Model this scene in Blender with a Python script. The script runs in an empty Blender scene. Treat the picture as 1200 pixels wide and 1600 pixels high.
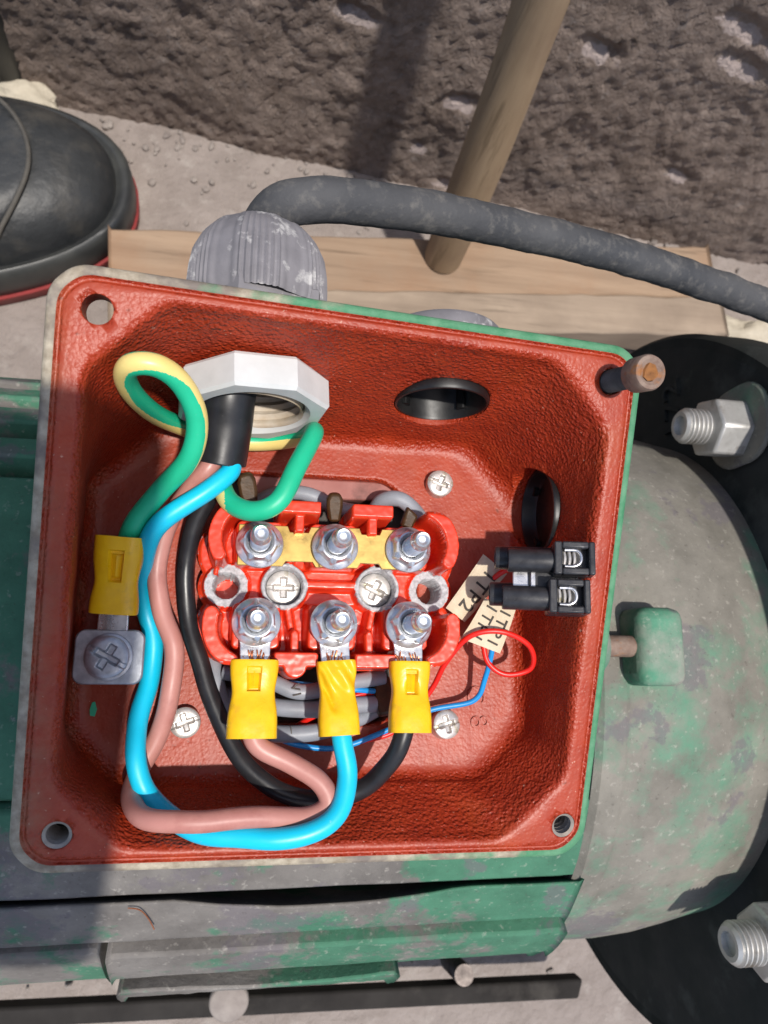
import bpy, bmesh, math, random
import numpy as np
from mathutils import Vector, Matrix, noise

random.seed(7)
scene = bpy.context.scene
col = scene.collection
MM = 0.001

# ---------------------------------------------------------------- camera
cam = bpy.data.cameras.new('camera')
cam_o = bpy.data.objects.new('camera', cam)
col.objects.link(cam_o)
scene.camera = cam_o
CAM = Vector((-21.93, -19.70, 200.0))
RX = Vector((0.98211, 0.00911, 0.18811)); RD = Vector((0.04751, -0.97851, -0.20065)); RF = Vector((0.18224, 0.20599, -0.96143))
m4 = Matrix.Identity(4)
for i in range(3):
    m4[i][0] = RX[i]; m4[i][1] = -RD[i]; m4[i][2] = -RF[i]; m4[i][3] = CAM[i]*MM
cam_o.matrix_world = m4
cam.sensor_fit = 'HORIZONTAL'; cam.sensor_width = 36.0; cam.lens = 36.0*1150/1200
cam.clip_start = 0.001; cam.clip_end = 100
cam.dof.use_dof = True; cam.dof.focus_distance = 0.180; cam.dof.aperture_fstop = 34.0

# ---------------------------------------------------------------- light
SUN = Vector((0.13, -0.24, 1.0)).normalized()      # direction towards the sun
world = bpy.data.worlds.new('World'); scene.world = world; world.use_nodes = True
wn = world.node_tree.nodes; wl = world.node_tree.links
bgn = wn['Background']; sky = wn.new('ShaderNodeTexSky'); sky.sky_type = 'NISHITA'; sky.sun_disc = False
sky.sun_elevation = math.asin(SUN.z); sky.sun_rotation = math.atan2(SUN.x, SUN.y)
sky.dust_density = 2.0
wl.new(sky.outputs[0], bgn.inputs[0]); bgn.inputs[1].default_value = 0.13
sun = bpy.data.lights.new('sun', 'SUN'); sun.energy = 3.8; sun.angle = math.radians(1.4); sun.color = (1.0, 0.95, 0.88)
sun_o = bpy.data.objects.new('sun', sun); col.objects.link(sun_o)
sun_o.rotation_euler = (-SUN).to_track_quat('-Z', 'Y').to_euler()
sun_o.location = (0.5, -0.5, 2)
scene.view_settings.view_transform = 'Standard'; scene.view_settings.look = 'None'
scene.view_settings.exposure = 0.22; scene.view_settings.gamma = 1.0

# ---------------------------------------------------------------- materials
def nt(name):
    m = bpy.data.materials.new(name); m.use_nodes = True
    return m, m.node_tree.nodes, m.node_tree.links, m.node_tree.nodes['Principled BSDF']
def rgba(c): return (c[0], c[1], c[2], 1.0)
def mixc(n, l, fac, a, b):
    x = n.new('ShaderNodeMix'); x.data_type = 'RGBA'
    for s, v in ((0, fac), (6, a), (7, b)):
        if isinstance(v, (int, float)): x.inputs[s].default_value = v
        elif isinstance(v, tuple): x.inputs[s].default_value = rgba(v)
        else: l.new(v, x.inputs[s])
    return x.outputs[2]
def noi(n, l, co, scale, detail=4, rough=0.55, stretch=None, off=0.0):
    t = n.new('ShaderNodeTexNoise'); t.inputs['Scale'].default_value = scale; t.inputs['Detail'].default_value = detail
    t.inputs['Roughness'].default_value = rough
    mp = n.new('ShaderNodeMapping'); l.new(co, mp.inputs[0]); mp.inputs['Location'].default_value = (off, off*.7, off*1.3)
    if stretch: mp.inputs['Scale'].default_value = stretch
    l.new(mp.outputs[0], t.inputs[0]); return t.outputs[0]
def ramp(n, l, v, lo, hi):
    r = n.new('ShaderNodeMapRange'); r.inputs[1].default_value = lo; r.inputs[2].default_value = hi
    r.clamp = True; l.new(v, r.inputs[0]); return r.outputs[0]
def bump(n, l, b, h, strength, dist):
    k = n.new('ShaderNodeBump'); k.inputs['Strength'].default_value = strength; k.inputs['Distance'].default_value = dist*MM
    l.new(h, k.inputs['Height'])
    l.new(k.outputs[0], b.inputs['Normal']); return k
def math_(n, l, op, a, b=None):
    k = n.new('ShaderNodeMath'); k.operation = op
    for i, v in enumerate((a, b)):
        if v is None: continue
        if isinstance(v, (int, float)): k.inputs[i].default_value = v
        else: l.new(v, k.inputs[i])
    return k.outputs[0]
def upness(n, l, lo, hi):
    g = n.new('ShaderNodeNewGeometry'); s = n.new('ShaderNodeSeparateXYZ'); l.new(g.outputs['Normal'], s.inputs[0])
    return ramp(n, l, s.outputs[2], lo, hi)

def simple(name, c1, c2=None, rough=0.45, metal=0.0, scale=250, lo=.35, hi=.65, bmp=0.0, bscale=900, bdist=.2, spec=0.5, c3=None, s3=60, lo3=.55, hi3=.7, stretch=None, rvar=0.12, coat=0.0):
    m, n, l, b = nt(name)
    co = n.new('ShaderNodeTexCoord').outputs['Object']
    f1 = noi(n, l, co, scale, 5, .6, stretch)
    colr = mixc(n, l, ramp(n, l, f1, lo, hi), c1, c2 or tuple(v*.8 for v in c1))
    if c3: colr = mixc(n, l, ramp(n, l, noi(n, l, co, s3, 5, .65, stretch, 3.1), lo3, hi3), colr, c3)
    l.new(colr, b.inputs['Base Color'])
    b.inputs['Metallic'].default_value = metal; b.inputs['Specular IOR Level'].default_value = spec
    b.inputs['Coat Weight'].default_value = coat
    rr = n.new('ShaderNodeMapRange'); l.new(noi(n, l, co, scale*.6, 4, .6, stretch, 7.7), rr.inputs[0])
    rr.inputs[1].default_value = .3; rr.inputs[2].default_value = .7
    rr.inputs[3].default_value = max(.05, rough-rvar); rr.inputs[4].default_value = min(1, rough+rvar); l.new(rr.outputs[0], b.inputs['Roughness'])
    if bmp: bump(n, l, b, noi(n, l, co, bscale, 4, .6, stretch, 1.7), bmp, bdist)
    return m

def red_cast():
    m, n, l, b = nt('red_casting_paint')
    co = n.new('ShaderNodeTexCoord').outputs['Object']
    c = mixc(n, l, ramp(n, l, noi(n, l, co, 90, 5, .6), .3, .7), (.255, .021, .0055), (.345, .036, .009))
    c = mixc(n, l, math_(n, l, 'MULTIPLY', ramp(n, l, noi(n, l, co, 45, 5, .6, None, 4), .55, .8), .35), c, (.36, .085, .018))
    dust = math_(n, l, 'MULTIPLY', upness(n, l, .86, .99), ramp(n, l, noi(n, l, co, 120, 6, .65, None, 2), .3, .75))
    c = mixc(n, l, math_(n, l, 'MULTIPLY', dust, .5), c, (.41, .11, .07))
    spk = ramp(n, l, noi(n, l, co, 1100, 2, .5, None, 9), .71, .76)
    c = mixc(n, l, math_(n, l, 'MULTIPLY', spk, .6), c, (.6, .38, .28))
    drk = ramp(n, l, noi(n, l, co, 500, 4, .6, None, 5), .66, .74)
    c = mixc(n, l, math_(n, l, 'MULTIPLY', drk, .6), c, (.1, .025, .012))
    sx = n.new('ShaderNodeSeparateXYZ'); l.new(co, sx.inputs[0])
    rimd = math_(n, l, 'MULTIPLY', ramp(n, l, math_(n, l, 'MULTIPLY', sx.outputs[0], -1.0), .0575, .0665), ramp(n, l, noi(n, l, co, 150, 6, .7, None, 6), .36, .6))
    c = mixc(n, l, math_(n, l, 'MULTIPLY', rimd, .75), c, (.27, .15, .085))
    l.new(c, b.inputs['Base Color'])
    b.inputs['Roughness'].default_value = .45; b.inputs['Specular IOR Level'].default_value = .4
    vo = n.new('ShaderNodeTexVoronoi'); vo.feature = 'F1'; vo.inputs['Scale'].default_value = 1000; l.new(co, vo.inputs['Vector'])
    dots = ramp(n, l, vo.outputs['Distance'], .62, .12)
    h = math_(n, l, 'ADD', math_(n, l, 'MULTIPLY', dots, .35), math_(n, l, 'MULTIPLY', noi(n, l, co, 950, 2, .5), .9))
    rough_w = math_(n, l, 'SUBTRACT', 1.0, math_(n, l, 'MULTIPLY', upness(n, l, .8, .97), .82))
    bump(n, l, b, math_(n, l, 'MULTIPLY', h, rough_w), 1.0, .62)
    return m
def box_edge():
    m, n, l, b = nt('green_edge_paint')
    co = n.new('ShaderNodeTexCoord').outputs['Object']
    s = n.new('ShaderNodeSeparateXYZ'); l.new(co, s.inputs[0])
    g = mixc(n, l, ramp(n, l, noi(n, l, co, 260, 4), .35, .65), (.045, .19, .09), (.10, .25, .14))
    dirt = mixc(n, l, ramp(n, l, noi(n, l, co, 350, 5, .6, None, 3), .35, .65), (.24, .195, .14), (.42, .365, .28))
    dirt = mixc(n, l, ramp(n, l, noi(n, l, co, 70, 4, .6, None, 6), .5, .62), dirt, (.17, .14, .12))
    w = math_(n, l, 'ADD', math_(n, l, 'ADD', math_(n, l, 'MULTIPLY', s.outputs[0], 9.0), math_(n, l, 'MULTIPLY', s.outputs[1], 5.0)), math_(n, l, 'MULTIPLY', noi(n, l, co, 60, 5, .6, None, 8), 1.2))
    c = mixc(n, l, ramp(n, l, w, .62, .78), dirt, g)
    l.new(c, b.inputs['Base Color']); b.inputs['Roughness'].default_value = .75
    bump(n, l, b, noi(n, l, co, 900, 4), .6, .4)
    return m
def motor_paint(name, green, off=0.0, glo=.47, ghi=.56, lo=(.20, .185, .165), hi=(.36, .335, .30)):
    m, n, l, b = nt(name)
    co = n.new('ShaderNodeTexCoord').outputs['Object']
    gr = mixc(n, l, ramp(n, l, noi(n, l, co, 40, 6, .65, None, off), .3, .7), lo, hi)
    gn = mixc(n, l, ramp(n, l, noi(n, l, co, 90, 5, .6, None, off+2), .3, .7), green, tuple(v*1.5 for v in green))
    f = ramp(n, l, noi(n, l, co, 17, 9, .66, None, off+5), glo, ghi)
    c = mixc(n, l, f, gr, gn)
    c = mixc(n, l, math_(n, l, 'MULTIPLY', ramp(n, l, noi(n, l, co, 28, 9, .66, None, off+9), .57, .60), .6), c, (.13, .115, .13))
    c = mixc(n, l, math_(n, l, 'MULTIPLY', ramp(n, l, noi(n, l, co, 600, 4, .6, None, off+1), .62, .75), .5), c, (.06, .05, .045))
    c = mixc(n, l, math_(n, l, 'MULTIPLY', ramp(n, l, noi(n, l, co, 420, 4, .6, None, off+4), .6, .75), .4), c, (.5, .47, .42))
    l.new(c, b.inputs['Base Color']); b.inputs['Roughness'].default_value = .8; b.inputs['Specular IOR Level'].default_value = .25
    bump(n, l, b, noi(n, l, co, 500, 6, .65), .5, .5)
    return m
def wood(name, c1, c2, c3, stretch, off=0):
    m, n, l, b = nt(name)
    co = n.new('ShaderNodeTexCoord').outputs['Object']
    g = noi(n, l, co, 60, 6, .65, stretch, off)
    c = mixc(n, l, ramp(n, l, g, .3, .7), c1, c2)
    c = mixc(n, l, math_(n, l, 'MULTIPLY', ramp(n, l, noi(n, l, co, 14, 5, .6, None, off+3), .45, .65), .6), c, c3)
    c = mixc(n, l, math_(n, l, 'MULTIPLY', ramp(n, l, noi(n, l, co, 150, 5, .6, stretch, off+5), .58, .7), .55), c, tuple(v*.45 for v in c1))
    l.new(c, b.inputs['Base Color']); b.inputs['Roughness'].default_value = .85; b.inputs['Specular IOR Level'].default_value = .2
    bump(n, l, b, g, .6, 1.0)
    return m
def attr_mat(name, attr, base, worn, rough=.35, rough2=.6, scale=900, base2=None, bmp=.15, coat=0):
    m, n, l, b = nt(name)
    co = n.new('ShaderNodeTexCoord').outputs['Object']
    a = n.new('ShaderNodeAttribute'); a.attribute_name = attr
    w = math_(n, l, 'ADD', a.outputs['Fac'], math_(n, l, 'MULTIPLY', math_(n, l, 'SUBTRACT', noi(n, l, co, scale, 5, .65), .5), 1.3))
    w = ramp(n, l, w, .42, .58)
    bc = mixc(n, l, ramp(n, l, noi(n, l, co, 130, 4), .35, .65), base, base2 or base)
    wc = mixc(n, l, ramp(n, l, noi(n, l, co, scale*1.3, 4, .6, None, 3), .35, .65), worn, tuple(v*.55 for v in worn))
    l.new(mixc(n, l, w, bc, wc), b.inputs['Base Color'])
    rr = n.new('ShaderNodeMapRange'); l.new(w, rr.inputs[0]); rr.inputs[3].default_value = rough; rr.inputs[4].default_value = rough2
    l.new(rr.outputs[0], b.inputs['Roughness'])
    b.inputs['Coat Weight'].default_value = coat
    bump(n, l, b, noi(n, l, co, scale, 4), bmp, .2)
    return m
def plaster():
    m, n, l, b = nt('rough_plaster')
    co = n.new('ShaderNodeTexCoord').outputs['Object']
    a = n.new('ShaderNodeAttribute'); a.attribute_name = 'chip'
    c = mixc(n, l, ramp(n, l, noi(n, l, co, 45, 7, .7), .3, .7), (.21, .162, .135), (.40, .318, .272))
    c = mixc(n, l, math_(n, l, 'MULTIPLY', ramp(n, l, noi(n, l, co, 9, 5, .6, None, 4), .45, .65), .55), c, (.22, .165, .13))
    c = mixc(n, l, math_(n, l, 'MULTIPLY', ramp(n, l, noi(n, l, co, 220, 5, .7, None, 7), .56, .7), .55), c, (.36, .32, .30))
    c = mixc(n, l, math_(n, l, 'MULTIPLY', ramp(n, l, a.outputs['Fac'], .4, .65), .9), c, (.52, .43, .40))
    l.new(c, b.inputs['Base Color']); b.inputs['Roughness'].default_value = .95; b.inputs['Specular IOR Level'].default_value = .15
    h = noi(n, l, co, 230, 6, .7, (1, 1, .7))
    bump(n, l, b, h, 1.0, 6.0)
    return m

M = {}
M['red'] = red_cast(); M['edge'] = box_edge()
M['block'] = attr_mat('orange_red_moulding', 'wear', (.72, .050, .016), (.50, .50, .52), .3, .6, 800, (.64, .036, .011), .1, .15)
M['zinc'] = simple('zinc_plating', (.80, .81, .83), (.60, .62, .65), .34, .84, 500, rvar=.1, bmp=.1, bscale=1500, bdist=.1, c3=(.45, .46, .48), s3=350, lo3=.58, hi3=.72)
M['zincd'] = simple('dull_zinc_plating', (.50, .52, .55), (.33, .345, .37), .4, .7, 350, bmp=.25, bscale=1200, bdist=.15)
M['screw'] = simple('yellowed_zinc_screw', (.66, .62, .59), (.50, .48, .46), .38, .6, 500, bmp=.15, bscale=1500, bdist=.1, c3=(.38, .33, .2), s3=400, lo3=.55, hi3=.7)
M['tin'] = simple('tinned_copper', (.72, .72, .73), (.58, .58, .6), .3, .9, 400, bmp=.15, bscale=1200, bdist=.15)
M['brass'] = simple('brass_strip', (.47, .33, .10), (.40, .27, .08), .36, .7, 300, bmp=.12, bscale=1500, bdist=.1, c3=(.30, .2, .07), s3=160, lo3=.58, hi3=.75)
M['brown'] = simple('varnished_brown_sleeve', (.04, .022, .009), (.075, .038, .014), .45, .1, 400, bmp=.3, bscale=900)
M['copper'] = simple('copper_strand', (.70, .28, .15), (.5, .17, .08), .35, .9, 400)
M['yellow'] = simple('yellow_vinyl', (.85, .50, .008), (.76, .42, .006), .34, 0, 200, bmp=.3, bscale=420, bdist=.3, c3=(.50, .28, .03), s3=160, lo3=.6, hi3=.8, spec=.45)
M['blue'] = simple('light_blue_insulation', (.005, .47, .68), (.006, .51, .73), .38, 0, 120, bmp=.06, bscale=900, spec=.45, c3=(.25, .55, .65), s3=800, lo3=.68, hi3=.78)
M['pink'] = simple('brown_pink_insulation', (.43, .185, .155), (.47, .215, .18), .42, 0, 120, bmp=.06, bscale=900, c3=(.38, .155, .13), s3=90, spec=.45)
M['black'] = simple('black_insulation', (.012, .012, .014), (.02, .02, .022), .38, 0, 200, bmp=.08, bscale=900, spec=.45, c3=(.10, .095, .09), s3=800, lo3=.68, hi3=.78)
M['green'] = simple('green_insulation', (.012, .42, .22), (.015, .46, .25), .38, 0, 120, bmp=.06, bscale=900, spec=.45, c3=(.25, .5, .38), s3=800, lo3=.68, hi3=.78)
M['stripe'] = simple('yellow_stripe_insulation', (.75, .60, .22), (.7, .55, .18), .4, 0, 120, bmp=.06, bscale=900, spec=.45, c3=(.5, .4, .2), s3=800, lo3=.68, hi3=.78)
M['grey'] = simple('grey_lead_insulation', (.27, .29, .33), (.21, .225, .255), .45, 0, 150, bmp=.1, bscale=900)
M['redw'] = simple('red_thin_insulation', (.75, .02, .012), (.65, .015, .01), .35, 0, 200)
M['bluew'] = simple('blue_thin_insulation', (.008, .27, .66), (.01, .23, .58), .35, 0, 200)
M['cable'] = simple('dusty_grey_rubber', (.035, .037, .042), (.07, .07, .073), .75, 0, 35, .35, .65, bmp=.5, bscale=420, bdist=.6, c3=(.125, .118, .11), s3=260, lo3=.52, hi3=.75)
M['gland'] = simple('chalky_grey_plastic', (.22, .21, .225), (.155, .148, .16), .65, 0, 80, bmp=.4, bscale=900, c3=(.45, .44, .435), s3=170, lo3=.57, hi3=.68)
M['white'] = simple('off_white_plastic', (.56, .57, .56), (.50, .51, .50), .45, 0, 150, bmp=.06, bscale=900, c3=(.45, .44, .41), s3=500, lo3=.7, hi3=.8)
M['sand'] = simple('brown_stained_plastic', (.55, .49, .41), (.40, .31, .21), .6, 0, 120)
M['plug'] = simple('black_gloss_plastic', (.006, .006, .0065), (.010, .010, .010), .42, 0, 200, bmp=.08, bscale=700)
M['conn'] = simple('dusty_black_plastic', (.02, .02, .023), (.034, .034, .038), .36, 0, 400, bmp=.15, bscale=1200, c3=(.13, .13, .135), s3=420, lo3=.66, hi3=.8)
M['rust'] = simple('rusty_steel', (.17, .105, .08), (.27, .2, .16), .75, .25, 250, bmp=.5, bscale=700, bdist=.4, c3=(.34, .13, .03), s3=180)
M['rustc'] = simple('orange_rust', (.27, .11, .03), (.16, .065, .02), .95, 0, 500, bmp=.6, bscale=900)
M['thread'] = simple('dark_bolt_steel', (.07, .055, .05), (.12, .1, .09), .5, .5, 300, bmp=.3)
M['hole'] = simple('raw_thread_steel', (.38, .34, .30), (.26, .22, .185), .5, .35, 300, bmp=.3)
M['label'] = simple('woven_cream_tape', (.62, .53, .39), (.55, .455, .325), .85, 0, 420, bmp=.5, bscale=1900, bdist=.25)
M['ink'] = simple('black_ink', (.03, .025, .02), (.06, .05, .04), .7)
M['pad'] = simple('pinkish_frame_pad', (.36, .15, .13), (.28, .10, .085), .6, 0, 90, bmp=.4, bscale=500, c3=(.16, .06, .05), s3=70)
M['cavity'] = simple('dark_brown_cavity', (.035, .028, .025), (.06, .05, .04), .6, 0, 150, bmp=.4)  # dark brown for hole bottoms and the floor below the block
M['motor'] = motor_paint('worn_green_frame_paint', (.045, .13, .082), 0.0, .425, .475, (.105, .096, .09), (.22, .205, .19))
M['bell'] = motor_paint('dusty_green_shield_paint', (.06, .20, .125), 3.3, .50, .66, (.13, .122, .105), (.24, .225, .195))
M['ear'] = motor_paint('green_lug_paint', (.06, .17, .11), 6.1, .42, .56)
M['flange'] = simple('shade_dark_flange', (.035, .036, .034), (.022, .026, .024), .9, 0, 60, bmp=.5, bscale=400, c3=(.06, .065, .06), s3=30, spec=.2)  # shade on the flange face is put into its base colour
M['nut'] = simple('dusty_zinc_nut', (.60, .59, .57), (.46, .45, .43), .45, .55, 150, bmp=.3, bscale=600, c3=(.3, .27, .23), s3=120)
M['plaster'] = plaster()
M['ground'] = simple('dusty_concrete', (.29, .25, .228), (.21, .178, .16), .95, 0, 30, .3, .7, bmp=.9, bscale=160, bdist=3, c3=(.31, .275, .25), s3=60, spec=.15)
M['wood1'] = wood('orange_plank_wood', (.23, .16, .11), (.36, .26, .18), (.27, .15, .085), (.10, 1.4, 1.0))
M['wood2'] = wood('pale_plank_wood', (.24, .185, .14), (.36, .285, .215), (.19, .145, .11), (.10, 1.4, 1.0), 4)
M['wood3'] = wood('dark_block_wood', (.12, .06, .05), (.2, .12, .1), (.06, .03, .03), (.3, .3, 1.0), 7)
M['stick'] = wood('grimy_handle_wood', (.26, .18, .11), (.37, .27, .175), (.20, .135, .09), (1.2, 1.2, .12), 9)
M['shoe'] = simple('black_work_leather', (.018, .02, .022), (.032, .034, .036), .5, 0, 40, bmp=.5, bscale=90, bdist=1.8, c3=(.06, .056, .05), s3=45, lo3=.5, hi3=.75)
M['seam'] = simple('dusty_seam', (.09, .082, .07), (.05, .047, .042), .8, 0, 60)
M['rubber'] = simple('black_sole_rubber', (.028, .03, .032), (.05, .052, .05), .42, 0, 50, bmp=.2)
M['redsole'] = simple('dirty_red_sole', (.30, .03, .03), (.18, .025, .025), .6, 0, 50, bmp=.2)
M['gritm'] = simple('dusty_grit', (.29, .255, .23), (.2, .17, .155), .95, 0, 90)
M['stone'] = simple('pale_rubble', (.48, .43, .34), (.36, .32, .25), .95, 0, 60, bmp=.7, bscale=200, bdist=2)
M['near_black'] = simple('near_black_matt', (.018, .016, .015), (.03, .027, .025), .85, 0, 40, bmp=.4, c3=(.05, .045, .04), s3=25, spec=.2)  # near-black for the frame core and the bar that stands in for shadow
M['phone'] = simple('phone_glass', (.02, .02, .025), (.025, .025, .03), .2)

# ---------------------------------------------------------------- mesh helpers (millimetres)
def tag(o, label=None, cat=None, group=None, kind=None):
    if label: o['label'] = label
    if cat: o['category'] = cat
    if group: o['group'] = group
    if kind: o['kind'] = kind
    return o
ORG = {}
def thing(name, loc, label, cat, group=None):
    o = bpy.data.objects.new(name, None); col.objects.link(o); o.empty_display_size = .005
    o.location = Vector(loc)*MM; ORG[o] = Vector(loc)
    return tag(o, label, cat, group)
def obj(name, V, F, mat, parent=None, loc=None, smooth=40, bevel=0, seg=2, mats=None, midx=None):
    V = np.asarray(V, float)
    org = ORG[parent] if parent is not None else Vector(loc if loc is not None else (V.mean(0)[0], V.mean(0)[1], V[:, 2].min()))
    me = bpy.data.meshes.new(name)
    me.from_pydata(((V-np.array(org))*MM).tolist(), [], [list(f) for f in F]); me.update()
    for k in (mats or [mat]): me.materials.append(M[k])
    if midx is not None: me.polygons.foreach_set('material_index', midx)
    if smooth:
        me.polygons.foreach_set('use_smooth', [True]*len(me.polygons))
        if smooth < 180: me.set_sharp_from_angle(angle=math.radians(smooth))
    o = bpy.data.objects.new(name, me); col.objects.link(o); ORG[o] = org
    if parent is not None: o.parent = parent
    else: o.location = org*MM
    if bevel:
        b = o.modifiers.new('bevel', 'BEVEL'); b.width = bevel*MM; b.segments = seg; b.limit_method = 'ANGLE'; b.angle_limit = math.radians(35)
    return o
def dup(o, delta, parent=None, rot=0.0):
    c = o.copy(); col.objects.link(c)
    if parent is not None: c.parent = parent
    c.location = o.location+Vector(delta)*MM
    for k in list(c.keys()):
        if k in ('label', 'group') and parent is not None: del c[k]
    for ch in list(o.children):
        d = ch.copy(); col.objects.link(d); d.parent = c
    ORG[c] = ORG[o]
    return c
def merge(*ms):
    V = []; F = []
    for v, f in ms:
        k = len(V); V += [tuple(p) for p in v]; F += [tuple(i+k for i in q) for q in f]
    return V, F
def frame(axis, hint=(0, 0, 1)):
    a = Vector(axis).normalized(); h = Vector(hint)
    if abs(a.dot(h.normalized())) > .95: h = Vector((1, 0, 0)) if abs(a.x) < .9 else Vector((0, 1, 0))
    u = (h-a*h.dot(a)).normalized(); v = a.cross(u)
    return u, v, a
def lathe(prof, org, axis=(0, 0, 1), n=48, hint=(0, 1, 0), cap=True):
    u, v, a = frame(axis, hint); o = Vector(org); V = []; F = []
    for r, h in prof:
        for k in range(n):
            t = 2*math.pi*k/n; V.append(tuple(o+a*h+u*(r*math.cos(t))+v*(r*math.sin(t))))
    for i in range(len(prof)-1):
        for k in range(n):
            j = (k+1) % n; F.append((i*n+k, i*n+j, (i+1)*n+j, (i+1)*n+k))
    if cap:
        F.append(tuple(reversed(range(n)))); F.append(tuple((len(prof)-1)*n+k for k in range(n)))
    return V, F
def prism(poly, org, axis=(0, 0, 1), h0=0, h1=1, hint=(0, 1, 0), xdir=None, taper=1.0):
    if xdir is not None:
        a = Vector(axis).normalized(); x = Vector(xdir); x = (x-a*x.dot(a)).normalized(); y = a.cross(x)
    else:
        y, _, a = frame(axis, hint); x = y.cross(a)
    o = Vector(org); n = len(poly)
    V = [tuple(o+x*p[0]+y*p[1]+a*h0) for p in poly]+[tuple(o+x*p[0]*taper+y*p[1]*taper+a*h1) for p in poly]
    F = [tuple(reversed(range(n))), tuple(range(n, 2*n))]+[(k, (k+1) % n, n+(k+1) % n, n+k) for k in range(n)]
    return V, F
def rrect(w, h, r, n=6):
    p = []
    for cx, cy, a0 in ((w/2-r, h/2-r, 0), (-w/2+r, h/2-r, 90), (-w/2+r, -h/2+r, 180), (w/2-r, -h/2+r, 270)):
        for k in range(n+1):
            t = math.radians(a0+90*k/n); p.append((cx+r*math.cos(t), cy+r*math.sin(t)))
    return p
def ngon(n, r, ph=0): return [(r*math.cos(ph+2*math.pi*k/n), r*math.sin(ph+2*math.pi*k/n)) for k in range(n)]
def spline(pts, step=1.0):
    p = [np.array(q, float) for q in pts]; p = [2*p[0]-p[1]]+p+[2*p[-1]-p[-2]]; out = []
    for i in range(1, len(p)-2):
        a, b, c, d = p[i-1:i+3]; L = np.linalg.norm(c-b); m = max(2, int(L/step))
        for k in range(m):
            t = k/m
            out.append(.5*((2*b)+(-a+c)*t+(2*a-5*b+4*c-d)*t*t+(-a+3*b-3*c+d)*t**3))
    out.append(p[-2]); P_ = np.array(out)
    for _ in range(4): P_[1:-1] = .25*P_[:-2]+.5*P_[1:-1]+.25*P_[2:]
    return P_
def tube(pts, r, n=18, step=1.0, cap=True, twist=0.0, raw=False, wob=0.0):
    P_ = np.asarray(pts, float) if raw else spline(pts, step)
    if wob: P_ = P_+wob*np.array([[noise.noise((q[0]*.09+c_*7, q[1]*.09, q[2]*.09)) for c_ in range(3)] for q in P_])
    m = len(P_); T = np.gradient(P_, axis=0); T /= np.linalg.norm(T, axis=1)[:, None]
    u = np.cross(T[0], (0, 0, 1.0)); u = u/np.linalg.norm(u) if np.linalg.norm(u) > 1e-3 else np.array((1.0, 0, 0))
    V = []; F = []
    for i in range(m):
        u = u-T[i]*(u@T[i]); u /= np.linalg.norm(u); w = np.cross(T[i], u)
        rr = r(i/(m-1)) if callable(r) else r
        for k in range(n):
            t = 2*math.pi*k/n+twist*i/(m-1); V.append(tuple(P_[i]+rr*(math.cos(t)*u+math.sin(t)*w)))
    for i in range(m-1):
        for k in range(n):
            j = (k+1) % n; F.append((i*n+k, i*n+j, (i+1)*n+j, (i+1)*n+k))
    if cap:
        F.append(tuple(reversed(range(n)))); F.append(tuple((m-1)*n+k for k in range(n)))
    return V, F
def tube_rot(V, F): return V, F
def box(c, s, rz=0.0):
    return prism([(-s[0]/2, -s[1]/2), (s[0]/2, -s[1]/2), (s[0]/2, s[1]/2), (-s[0]/2, s[1]/2)], c, (0, 0, 1), -s[2]/2, s[2]/2, xdir=(math.cos(rz), math.sin(rz), 0))
def grid_faces(nu, nv, closed=False):
    F = []
    for i in range(nu-1):
        for k in range(nv if closed else nv-1):
            j = (k+1) % nv; F.append((i*nv+k, i*nv+j, (i+1)*nv+j, (i+1)*nv+k))
    return F
def text_mesh(s, org, xdir, normal, size, depth=.05, spacing=1.0, bold=0.0):
    cu = bpy.data.curves.new('lettering', 'FONT'); cu.body = s; cu.size = size; cu.extrude = depth; cu.align_x = 'CENTER'; cu.align_y = 'CENTER'
    cu.space_character = spacing; cu.offset = bold; cu.resolution_u = 3
    t = bpy.data.objects.new('lettering', cu); col.objects.link(t)
    dg = bpy.context.evaluated_depsgraph_get(); me = t.evaluated_get(dg).to_mesh()
    a = Vector(normal).normalized(); x = Vector(xdir); x = (x-a*x.dot(a)).normalized(); y = a.cross(x); o = Vector(org)
    V = [tuple(o+x*v.co.x+y*v.co.y+a*v.co.z) for v in me.vertices]; F = [tuple(p.vertices) for p in me.polygons]
    bpy.data.objects.remove(t, do_unlink=True); bpy.data.curves.remove(cu)
    return V, F
def sstep(x, a, b):
    t = np.clip((x-a)/(b-a), 0, 1); return t*t*(3-2*t)
def fbm(p, o=3):
    s = 0; a = 1; v = Vector(p)
    for _ in range(o): s += a*noise.noise(v); v = v*2.03; a *= .5
    return s
def set_attr(o, name, vals):
    a = o.data.attributes.new(name, 'FLOAT', 'POINT'); a.data.foreach_set('value', np.asarray(vals, np.float32))

# ================================================================ SETTING
GZ = -230.0
gx = np.linspace(-700, 900, 90); gy = np.linspace(-700, 480, 80)
GV = [(x, y, GZ+1.5*fbm((x*.02, y*.02, 0), 3)) for x in gx for y in gy]
g = obj('ground', GV, grid_faces(len(gx), len(gy)), 'ground', smooth=180); tag(g, kind='structure')
for p in g.data.polygons: p.flip() if p.normal.z < 0 else None

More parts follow.
